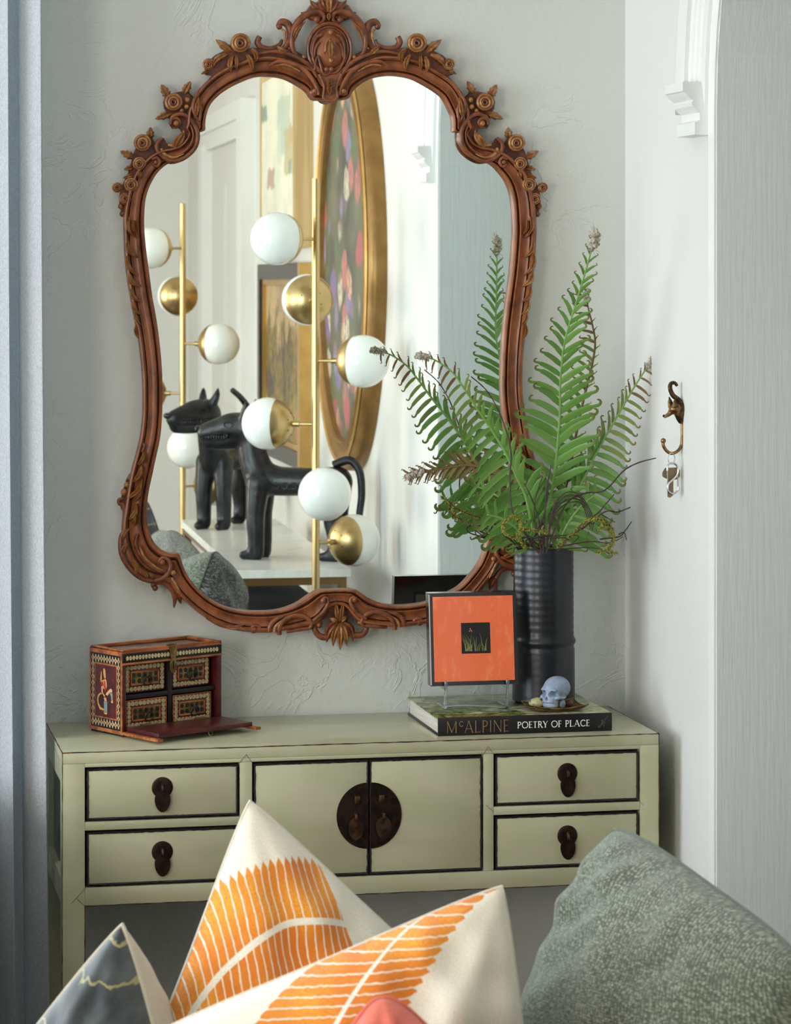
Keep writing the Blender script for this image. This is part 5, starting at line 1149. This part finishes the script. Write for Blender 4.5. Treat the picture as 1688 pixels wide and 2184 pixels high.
# pictures on the right wall ------------------------------------------------
m_gf = M('gilt_frame', hx(160, 122, 68), 0.40, 0.55, hx(142, 104, 56), vs=14, lo=0.3, hi=0.7); m_gf2 = M('bright_gilt', hx(204, 164, 96), 0.36, 0.6, hx(190, 148, 80), vs=14, lo=0.3, hi=0.7)
def wallpic_uv(s0, s1, z0, z1): return lambda v, i: ((-(v.y) - s0) / (s1 - s0), (v.z - z0) / (z1 - z0))
def sOf(D): return D - DC + 0.04
# oval flower painting
oc, oz, orx, orz = sOf(8.43), 1.655, 0.53, 0.62
ovp = thing('oval_painting', WR(oc, 0, oz - orz), 'oval gilt framed painting of flowers on the right wall', 'painting')
OP = [(1.0, 0.0), (1.0, 0.030), (0.985, 0.044), (0.96, 0.054), (0.94, 0.056), (0.925, 0.048), (0.90, 0.043), (0.875, 0.045), (0.862, 0.054), (0.845, 0.056), (0.835, 0.050), (0.832, 0.032)]
NO = 72; vs = []; fs = []
for i in range(NO):
    a = 2 * math.pi * i / NO
    for (r_, h_) in OP: 
        off = (1 - r_) * orx
        vs.append(WR(oc + (orx - off) * math.cos(a), h_, oz + (orz - off) * math.sin(a)))
K2 = len(OP)
for i in range(NO):
    j = (i + 1) % NO
    for k in range(K2 - 1): fs.append((i*K2+k, i*K2+k+1, j*K2+k+1, j*K2+k))
MB().add(vs, fs).build('oval_frame', m_gf, ovp, sharp=35)
vs = []; fs = []
for i in range(NO):
    a = 2 * math.pi * i / NO
    for (r_, h_) in ((0.965, 0.0545), (0.952, 0.0600), (0.938, 0.0555)): vs.append(WR(oc + (orx - (1 - r_) * orx) * math.cos(a), h_, oz + (orz - (1 - r_) * orx) * math.sin(a)))
for i in range(NO):
    j = (i + 1) % NO
    for k in range(2): fs.append((i*3+k, i*3+k+1, j*3+k+1, j*3+k))
MB().add(vs, fs).build('gilt_bead', m_gf2, ovp)
m_flw, nt, b = newmat('flower_painting'); uvn = coords(nt, 'UV'); mp = nt.nodes.new('ShaderNodeMapping'); mp.inputs['Scale'].default_value = (9, 11, 1); nt.links.new(uvn, mp.inputs[0])
dn = nt.nodes.new('ShaderNodeTexNoise'); dn.inputs['Scale'].default_value = 7; nt.links.new(uvn, dn.inputs['Vector'])
va = nt.nodes.new('ShaderNodeVectorMath'); va.operation = 'MULTIPLY_ADD'; nt.links.new(dn.outputs[1], va.inputs[0]); va.inputs[1].default_value = (0.7, 0.7, 0); nt.links.new(mp.outputs[0], va.inputs[2])
vo = nt.nodes.new('ShaderNodeTexVoronoi'); vo.inputs['Scale'].default_value = 1.0; nt.links.new(va.outputs[0], vo.inputs['Vector'])
sp = nt.nodes.new('ShaderNodeSeparateColor'); nt.links.new(vo.outputs['Color'], sp.inputs[0])
su = nt.nodes.new('ShaderNodeSeparateXYZ'); nt.links.new(uvn, su.inputs[0])
u_, v_ = E(nt, su.outputs[0]), E(nt, su.outputs[1])
rd = ((u_ - 0.5) * (u_ - 0.5) * 3.4 + (v_ - 0.50) * (v_ - 0.50) * 3.6)
pet = E(nt, vo.outputs['Distance']).step(0.58, 0.38) * (rd + tnoise(nt, uvn, 6, 3) * 0.5).step(1.05, 0.75)
bg = mixc(nt, tnoise(nt, uvn, 5, 4).step(0.3, 0.7), hx(70, 68, 60), hx(116, 112, 92))
bg = mixc(nt, tnoise(nt, uvn, 14, 4, 0.6, (1, 0.5, 1)).step(0.52, 0.62), bg, hx(96, 110, 74))
cr_ = nt.nodes.new('ShaderNodeValToRGB'); cr_.color_ramp.interpolation = 'CONSTANT'; els = cr_.color_ramp.elements
els[0].color = rgb(hx(206, 120, 104)); els[1].position = 0.2; els[1].color = rgb(hx(226, 178, 140))
for p_, c_ in ((0.4, hx(132, 134, 180)), (0.58, hx(190, 84, 88)), (0.75, hx(214, 204, 176)), (0.88, hx(110, 104, 168))): q = els.new(p_); q.color = rgb(c_)
nt.links.new(sp.outputs[0], cr_.inputs[0])
shade = mixc(nt, tnoise(nt, uvn, 40, 3).step(0.35, 0.7), cr_.outputs[0], hx(150, 110, 110))
nt.links.new(mixc(nt, pet, bg, shade), b.inputs['Base Color']); b.inputs['Roughness'].default_value = 0.4
vs = [WR(oc, 0.034, oz)] + [WR(oc + orx * 0.838 * math.cos(2 * math.pi * i / NO), 0.034, oz + (orz - 0.162 * orx) * math.sin(2 * math.pi * i / NO)) for i in range(NO)]
MB().add(vs, [(0, 1 + i, 1 + (i + 1) % NO) for i in range(NO)]).build('canvas', m_flw, ovp, uvfn=wallpic_uv(oc - orx, oc + orx, oz - orz, oz + orz))
# landscape in a dark and gilt frame
ls0, ls1, lz0, lz1 = sOf(9.37), sOf(10.48), 0.975, 1.662
lp_ = thing('landscape_painting', WR((ls0 + ls1) / 2, 0, lz0), 'autumn landscape painting in dark and gilt frame on the right wall', 'painting')
m_dfr = M('dark_plum_frame', hx(52, 40, 42), 0.3, 0.1, hx(36, 28, 30), vs=50)
wbox(ls0, ls0 + 0.055, 0, 0.040, lz0, lz1).build('frame_side', m_gf2, lp_); wbox(ls1 - 0.06, ls1, 0, 0.040, lz0, lz1).build('frame_side', m_dfr, lp_)
wbox(ls0 + 0.055, ls1 - 0.06, 0, 0.040, lz1 - 0.055, lz1).build('frame_side', m_dfr, lp_); wbox(ls0 + 0.055, ls1 - 0.06, 0, 0.040, lz0, lz0 + 0.055).build('frame_side', m_dfr, lp_)
for q in ((ls0 + 0.055, ls0 + 0.080, lz0 + 0.055, lz1 - 0.055), (ls1 - 0.085, ls1 - 0.06, lz0 + 0.055, lz1 - 0.055), (ls0 + 0.08, ls1 - 0.085, lz1 - 0.075, lz1 - 0.055), (ls0 + 0.08, ls1 - 0.085, lz0 + 0.055, lz0 + 0.075)):
    wbox(q[0], q[1], 0, 0.030, q[2], q[3]).build('gilt_slip', m_gf2, lp_)
m_lnd, nt, b = newmat('landscape_oil'); uvn = coords(nt, 'UV'); su = nt.nodes.new('ShaderNodeSeparateXYZ'); nt.links.new(uvn, su.inputs[0]); u_, v_ = E(nt, su.outputs[0]), E(nt, su.outputs[1])
nA = tnoise(nt, uvn, 7, 4, 0.6, (1.6, 0.6, 1)); nB = tnoise(nt, uvn, 22, 3, 0.6); nC = tnoise(nt, uvn, 5, 3)
sky = mixc(nt, nB.step(0.4, 0.65), hx(206, 170, 116), hx(178, 158, 132)); trees = mixc(nt, nB.step(0.4, 0.6), hx(112, 98, 58), hx(150, 122, 62)); trees = mixc(nt, nA.step(0.5, 0.6), trees, hx(84, 72, 62))
grass = mixc(nt, nB.step(0.42, 0.58), hx(122, 128, 68), hx(166, 134, 74)); grass = mixc(nt, nC.step(0.52, 0.58), grass, hx(176, 108, 74))
pic_ = mixc(nt, (v_ + nA * 0.9).step(1.08, 1.16), trees, sky); pic_ = mixc(nt, (v_ + nC * 0.35).step(0.50, 0.44), pic_, grass)
nt.links.new(pic_, b.inputs['Base Color']); b.inputs['Roughness'].default_value = 0.45
wbox(ls0 + 0.08, ls1 - 0.085, 0.0, 0.018, lz0 + 0.075, lz1 - 0.075).build('canvas', m_lnd, lp_, uvfn=wallpic_uv(ls0, ls1, lz0, lz1))
# pale abstract canvas with raw wood edge
as0, as1, az0, az1 = sOf(9.33), sOf(10.2), 1.713, 2.33
ab = thing('abstract_painting', WR((as0 + as1) / 2, 0, az0), 'pale abstract canvas with raw wood sides above the landscape', 'painting')
m_raw = M('raw_pine', hx(206, 176, 124), 0.6, 0, hx(190, 158, 106), vs=30, stretch=(1, 1, 0.05))
wbox(as0, as0 + 0.02, 0, 0.066, az0, az1).build('wood_edge', m_raw, ab); wbox(as1 - 0.02, as1, 0, 0.066, az0, az1).build('wood_edge', m_raw, ab)
wbox(as0 + 0.02, as1 - 0.02, 0, 0.066, az1 - 0.02, az1).build('wood_edge', m_raw, ab); wbox(as0 + 0.02, as1 - 0.02, 0, 0.066, az0, az0 + 0.02).build('wood_edge', m_raw, ab)
m_abs, nt, b = newmat('abstract_paint'); uvn = coords(nt, 'UV'); su = nt.nodes.new('ShaderNodeSeparateXYZ'); nt.links.new(uvn, su.inputs[0])
w1 = tnoise(nt, uvn, 9, 3); w2 = tnoise(nt, uvn, 11, 3, 0.5, (1.3, 1, 1)); u_, v_ = E(nt, su.outputs[0]) + (w1 - 0.5) * 0.12, E(nt, su.outputs[1]) + (w2 - 0.5) * 0.10
col_ = mixc(nt, tnoise(nt, uvn, 4, 4).step(0.35, 0.7), hx(232, 230, 208), hx(214, 214, 192))
for (uu, vv, ru, rv, cc) in ((0.30, 0.68, 0.20, 0.17, hx(182, 194, 178)), (0.16, 0.53, 0.14, 0.14, hx(188, 176, 132)), (0.08, 0.60, 0.09, 0.05, hx(196, 166, 122)), (0.68, 0.40, 0.12, 0.06, hx(178, 142, 126)), (0.90, 0.78, 0.09, 0.05, hx(120, 142, 132)), (0.14, 0.44, 0.05, 0.04, hx(140, 160, 160)), (0.74, 0.14, 0.10, 0.06, hx(202, 166, 130)), (0.45, 0.58, 0.06, 0.12, hx(206, 210, 194))):
    d_ = ((u_ - uu).abs() / ru).op('MAXIMUM', (v_ - vv).abs() / rv)
    col_ = mixc(nt, d_.step(1.0, 0.8) * 0.8, col_, cc)
nt.links.new(col_, b.inputs['Base Color']); b.inputs['Roughness'].default_value = 0.6
wbox(as0 + 0.02, as1 - 0.02, 0.0, 0.062, az0 + 0.02, az1 - 0.02).build('canvas', m_abs, ab, uvfn=wallpic_uv(as0, as1, az0, az1))
# ------------------------------------------------------------------ sofa (below the frame) and the pillows on it
m_sofa = M('sofa_linen', hx(120, 118, 110), 0.9, 0, hx(104, 102, 96), vs=200, bump=0.4, bs=500)
so = thing('sofa', (0.75, -2.0, 0), 'grey linen sofa under the pillows with its back to the cabinet', 'sofa')
ZSE = 0.29
MB().box(-1.2, 1.42, -2.50, -1.56, 0.08, 0.20, 0.03).build('seat_base', m_sofa, so)
MB().box(-1.2, 1.42, -1.68, -1.54, 0.19, 0.60, 0.05).build('backrest', m_sofa, so)
for (x0, x1) in ((-1.18, -0.34), (-0.33, 0.50), (0.51, 1.32)): MB().box(x0, x1, -2.50, -1.69, 0.20, ZSE, 0.04).build('seat_cushion', m_sofa, so)
MB().box(1.33, 1.42, -2.50, -1.69, 0.19, 0.52, 0.04).build('arm', m_sofa, so); MB().box(-1.30, -1.20, -2.50, -1.54, 0.08, 0.52, 0.04).build('arm', m_sofa, so)
for (x, y) in ((-1.15, -1.62), (1.36, -1.62), (-1.15, -2.42), (1.36, -2.42)): MB().tube([(x, y, 0), (x, y, 0.09)], 0.022, 12).build('foot', m_black, so)
ch = thing('chaise', (0.65, -3.1, 0), 'grey linen chaise standing alongside the marble console', 'sofa')
MB().box(0.20, 1.10, -3.72, -2.52, 0.08, 0.20, 0.03).build('seat_base', m_sofa, ch); MB().box(0.22, 0.98, -3.70, -2.54, 0.20, 0.30, 0.04).build('seat_cushion', m_sofa, ch)
MB().box(1.00, 1.10, -3.72, -2.62, 0.19, 0.66, 0.04).build('backrest', m_sofa, ch)
for (x, y) in ((0.26, -2.58), (1.04, -2.58), (0.26, -3.66), (1.04, -3.66)): MB().tube([(x, y, 0), (x, y, 0.09)], 0.022, 12).build('foot', m_black, ch)
def fabric(name, c1, c2, sc=420, bump=0.5, rough=0.95):
    m, nt, b = newmat(name); uvn = coords(nt, 'UV')
    a = tnoise(nt, uvn, sc, 2, 0.6, (1, 0.4, 1)); q = tnoise(nt, uvn, sc, 2, 0.6, (0.4, 1, 1)); h = a * 0.5 + q * 0.5
    nt.links.new(mixc(nt, h.step(0.40, 0.60), c1, c2), b.inputs['Base Color']); b.inputs['Roughness'].default_value = rough
    b.inputs['Sheen Weight'].default_value = 0.25; bumpn(nt, b, h, bump, 0.0015); return m
m_cream = fabric('cream_cotton', hx(206, 200, 182), hx(222, 216, 200), 500, 0.25); m_creamb = fabric('beige_back', hx(172, 164, 146), hx(190, 182, 164), 500, 0.25)
def knit(name, c1, c2, c3, sc=70):
    m, nt, b = newmat(name); uvn = coords(nt, 'UV'); mp = nt.nodes.new('ShaderNodeMapping'); mp.inputs['Scale'].default_value = (sc, sc * 1.5, 1); mp.inputs['Rotation'].default_value = (0, 0, R(20)); nt.links.new(uvn, mp.inputs[0])
    vo = nt.nodes.new('ShaderNodeTexVoronoi'); vo.inputs['Scale'].default_value = 1; vo.inputs['Randomness'].default_value = 0.55; nt.links.new(mp.outputs[0], vo.inputs['Vector'])
    d = E(nt, vo.outputs['Distance']); sp = nt.nodes.new('ShaderNodeSeparateColor'); nt.links.new(vo.outputs['Color'], sp.inputs[0])
    base = mixc(nt, E(nt, sp.outputs[0]).step(0.2, 0.9), c1, c2); base = mixc(nt, d.step(0.42, 0.62), base, c3)
    base = mixc(nt, tnoise(nt, uvn, 6, 3).step(0.35, 0.75) * 0.15, base, c1)
    nt.links.new(base, b.inputs['Base Color']); b.inputs['Roughness'].default_value = 0.95; b.inputs['Sheen Weight'].default_value = 0.3
    bumpn(nt, b, d.step(0.65, 0.1), 0.8, 0.003); return m
def feather(name, mode):
    m, nt, b = newmat(name); uvn = coords(nt, 'UV'); su = nt.nodes.new('ShaderNodeSeparateXYZ'); nt.links.new(uvn, su.inputs[0]); u, v = E(nt, su.outputs[0]), E(nt, su.outputs[1])
    wob = (tnoise(nt, uvn, 60, 2) - 0.5) * 0.008
    if mode == 0:
        s = u - v + wob; d = u + v; w_ = d - s * s * 0.75; pitch = 0.0385; rac, up, lo_, s0, s1 = 0.405, 0.205, 0.56, -0.85, 0.245
        sk_ = s + (w_ - 0.405) * 0.22
    else:
        s = u + wob; w_ = v - (u.op('MAXIMUM', 0.0001)).sqrt() * 0.82; pitch = 0.0225; rac, up, lo_, s0, s1 = 0.21, -0.03, 0.50, 0.0, 0.62
        sk_ = s + v * 0.30
    fr_ = (sk_ / pitch).frac() - 0.5; edge = fr_.abs()
    line = edge.lt(0.43)
    tipc = edge * (0.06 if mode == 0 else 0.05)
    above = (w_ - tipc).gt(up); below = (w_ + tipc * 0.3).lt(lo_); rc = (w_ - rac).abs().gt(0.011 if mode == 0 else 0.009)
    mask = line * above * below * rc * s.gt(s0) * s.lt(s1)
    wv = tnoise(nt, uvn, 480, 2, 0.6, (1, 0.3, 1)); wf = tnoise(nt, uvn, 480, 2, 0.6, (0.3, 1, 1)); big = tnoise(nt, uvn, 5, 2)
    org = mixc(nt, big.step(0.35, 0.68), hx(206, 112, 24), hx(226, 158, 42)); org = mixc(nt, wf.step(0.42, 0.68), org, hx(196, 104, 26))
    crm = mixc(nt, wv.step(0.4, 0.6), hx(208, 202, 184), hx(224, 218, 204))
    nt.links.new(mixc(nt, mask, crm, org), b.inputs['Base Color']); b.inputs['Roughness'].default_value = 0.95; b.inputs['Sheen Weight'].default_value = 0.2
    bumpn(nt, b, mask * 0.6 + wv * 0.3 + wf * 0.5 * mask, 0.5, 0.003); return m
def pillow(name, P0, P1, P2, T, mf, mbk, label, group='throw pillows on the sofa', conc=0.09, wr=1.0, seam=None, fb=1.0, bb=1.0, seed=1, bias=0.0, rnd=0.0, sr=0.0028):
    """P0 top corner, P1 / P2 the neighbouring corners; front panel faces the camera"""
    P0, P1, P2 = Vector(P0), Vector(P1), Vector(P2); eu, ev = P2 - P0, P1 - P0
    nn = eu.cross(ev).normalized(); c4 = P1 + P2 - P0; ctr_ = (P0 + c4) / 2
    if nn.y > 0: nn = -nn
    lowz = min(P0.z, P1.z, P2.z, c4.z)
    root = thing(name, (ctr_.x, ctr_.y, lowz), label, 'pillow', group)
    def fn(sgn, k):
        def g(u, v):
            a, q = 2*u - 1, 2*v - 1
            a2 = a * (1 - conc * (1 - q*q) - bias); q2 = q * (1 - conc * (1 - a*a))
            if rnd:
                e_ = abs(a) * abs(q); a2 *= 1 - rnd * e_ ** 3; q2 *= 1 - rnd * e_ ** 3
            fu = max(0, 1 - a*a) ** 0.55; fv = max(0, 1 - q*q) ** 0.55
            th = T * k * fu * fv
            p = ctr_ + eu * a2 / 2 + ev * q2 / 2
            nz = noise.noise(Vector((u * 4 + seed, v * 4, sgn))) * 0.010 * wr + noise.noise(Vector((u * 11, v * 11 + seed, sgn * 3))) * 0.004 * wr
            r0 = math.hypot(u, v)                     # fans of folds running out of the top corner
            nz += 0.006 * wr * math.sin(math.atan2(v + 1e-4, u + 1e-4) * 9 + seed) * math.exp(-((r0 - 0.28) / 0.18) ** 2)
            nz += 0.0045 * wr * math.sin(r0 * 44 + 2 * math.atan2(v + 1e-4, u + 1e-4)) * math.exp(-((r0 - 0.26) / 0.16) ** 2)
            return p + nn * sgn * (th + nz * fu * fv)
        return g
    N = 64
    uvs = [(i / N, j / N) for j in range(N + 1) for i in range(N + 1)]
    for sgn, k, mt, nm in ((1, fb, mf, 'front_panel'), (-1, bb, mbk, 'back_panel')):
        MB().grid(fn(sgn, k), N, N).build(nm, mt, root, sharp=0, recalc=False, uvfn=lambda v_, i: uvs[i])
    g = fn(1, 0.0); ed = [g(i / N, 0) for i in range(N)] + [g(1, i / N) for i in range(N)] + [g(1 - i / N, 1) for i in range(N)] + [g(0, 1 - i / N) for i in range(N)]
    MB().tube(ed, sr, 6, closed=True).build('seam', seam or mbk, root)
    return root
m_kg = knit('green_knit', hx(98, 106, 86), hx(138, 146, 122), hx(64, 71, 58), 100); m_kgr = knit('grey_knit', hx(110, 112, 106), hx(176, 178, 168), hx(62, 66, 62), 84); m_kg2 = knit('pale_grey_knit', hx(150, 150, 140), hx(176, 176, 164), hx(112, 112, 104), 90)
# upper feather pillow
Y1 = -1.80
pillow('throw_pillow', P(523, 1668, Y1), P(220, 2440, Y1 - 0.06), P(1130, 2220, Y1 + 0.03), 0.105, feather('orange_feather_tall', 0), m_cream, 'cream pillow with orange feather weave, corner standing tallest', seed=3, conc=0.06, seam=m_cream, rnd=0.06, sr=0.0014, wr=1.9)
# lower feather pillow, nearer the camera
Y2 = -2.10
pillow('throw_pillow', P(1088, 1860, Y2), P(290, 2200, Y2 + 0.02), P(1200, 2720, Y2 - 0.05), 0.125, feather('orange_feather_low', 1), m_cream, 'cream pillow with orange feather weave, lying in front of its twin', seed=8, conc=0.04, bb=1.25, seam=m_cream, rnd=0.05, sr=0.0014, wr=1.9)
# green knit pillow
Y3 = -1.82
pillow('throw_pillow', P(1306, 1724, Y3), P(1035, 2470, Y3 + 0.02), Vector((1.075, -2.30, 0.865)), 0.125, m_kg, m_kgr, 'grey green knitted pillow in the sofa corner nearest the archway', seed=5, conc=0.03, wr=2.0, rnd=0.09, seam=m_kg)
# slate velvet pillow
m_vel, nt, b = newmat('slate_velvet'); uvn = coords(nt, 'UV'); su = nt.nodes.new('ShaderNodeSeparateXYZ'); nt.links.new(uvn, su.inputs[0]); u_, v_ = E(nt, su.outputs[0]), E(nt, su.outputs[1])
n_ = tnoise(nt, uvn, 7, 3); st = ((u_ + v_ + (n_ - 0.5) * 0.25) * 5.2 + 0.2).frac()
cvel = mixc(nt, tnoise(nt, uvn, 9, 4).step(0.35, 0.7), hx(38, 44, 46), hx(72, 80, 80)); cvel = mixc(nt, (st - 0.5).abs().step(0.05, 0.02) * 0.85, cvel, hx(150, 142, 92))
nt.links.new(cvel, b.inputs['Base Color']); b.inputs['Roughness'].default_value = 0.9; b.inputs['Sheen Weight'].default_value = 0.5
Y4 = -1.92
pillow('throw_pillow', P(266, 1950, Y4), P(-110, 2430, Y4 + 0.10), P(420, 2560, Y4 - 0.06), 0.11, m_vel, m_creamb, 'slate velvet pillow with thin yellow lines and beige back', seed=11, conc=0.0, bb=2.1, seam=m_creamb, rnd=0.04)
# coral pillow tip
m_coral = fabric('coral_velvet', hx(198, 92, 78), hx(220, 122, 104), 300, 0.3); Y5 = -2.36
pillow('throw_pillow', P(806, 2072, Y5), P(610, 2480, Y5), P(1080, 2380, Y5), 0.07, m_coral, m_coral, 'small coral red velvet pillow, mostly below the others', seed=2, conc=0.0, rnd=0.16)
# two more cushions that only the mirror shows
def PVy(px, py, D): return PV(px, py, D)
pillow('throw_pillow', PV(350, 1088, 8.05), PV(215, 1330, 8.0), PV(540, 1330, 7.9), 0.10, m_kg2, m_kg2, 'pale grey woven pillow seen in the mirror before the console', seed=21, conc=-0.02, rnd=0.20)
pillow('throw_pillow', PV(315, 1050, 8.6), PV(215, 1300, 8.6), PV(400, 1330, 8.5), 0.08, m_vel, m_vel, 'dark slate pillow at the lower edge of the mirror', seed=23, conc=0.02, rnd=0.08)
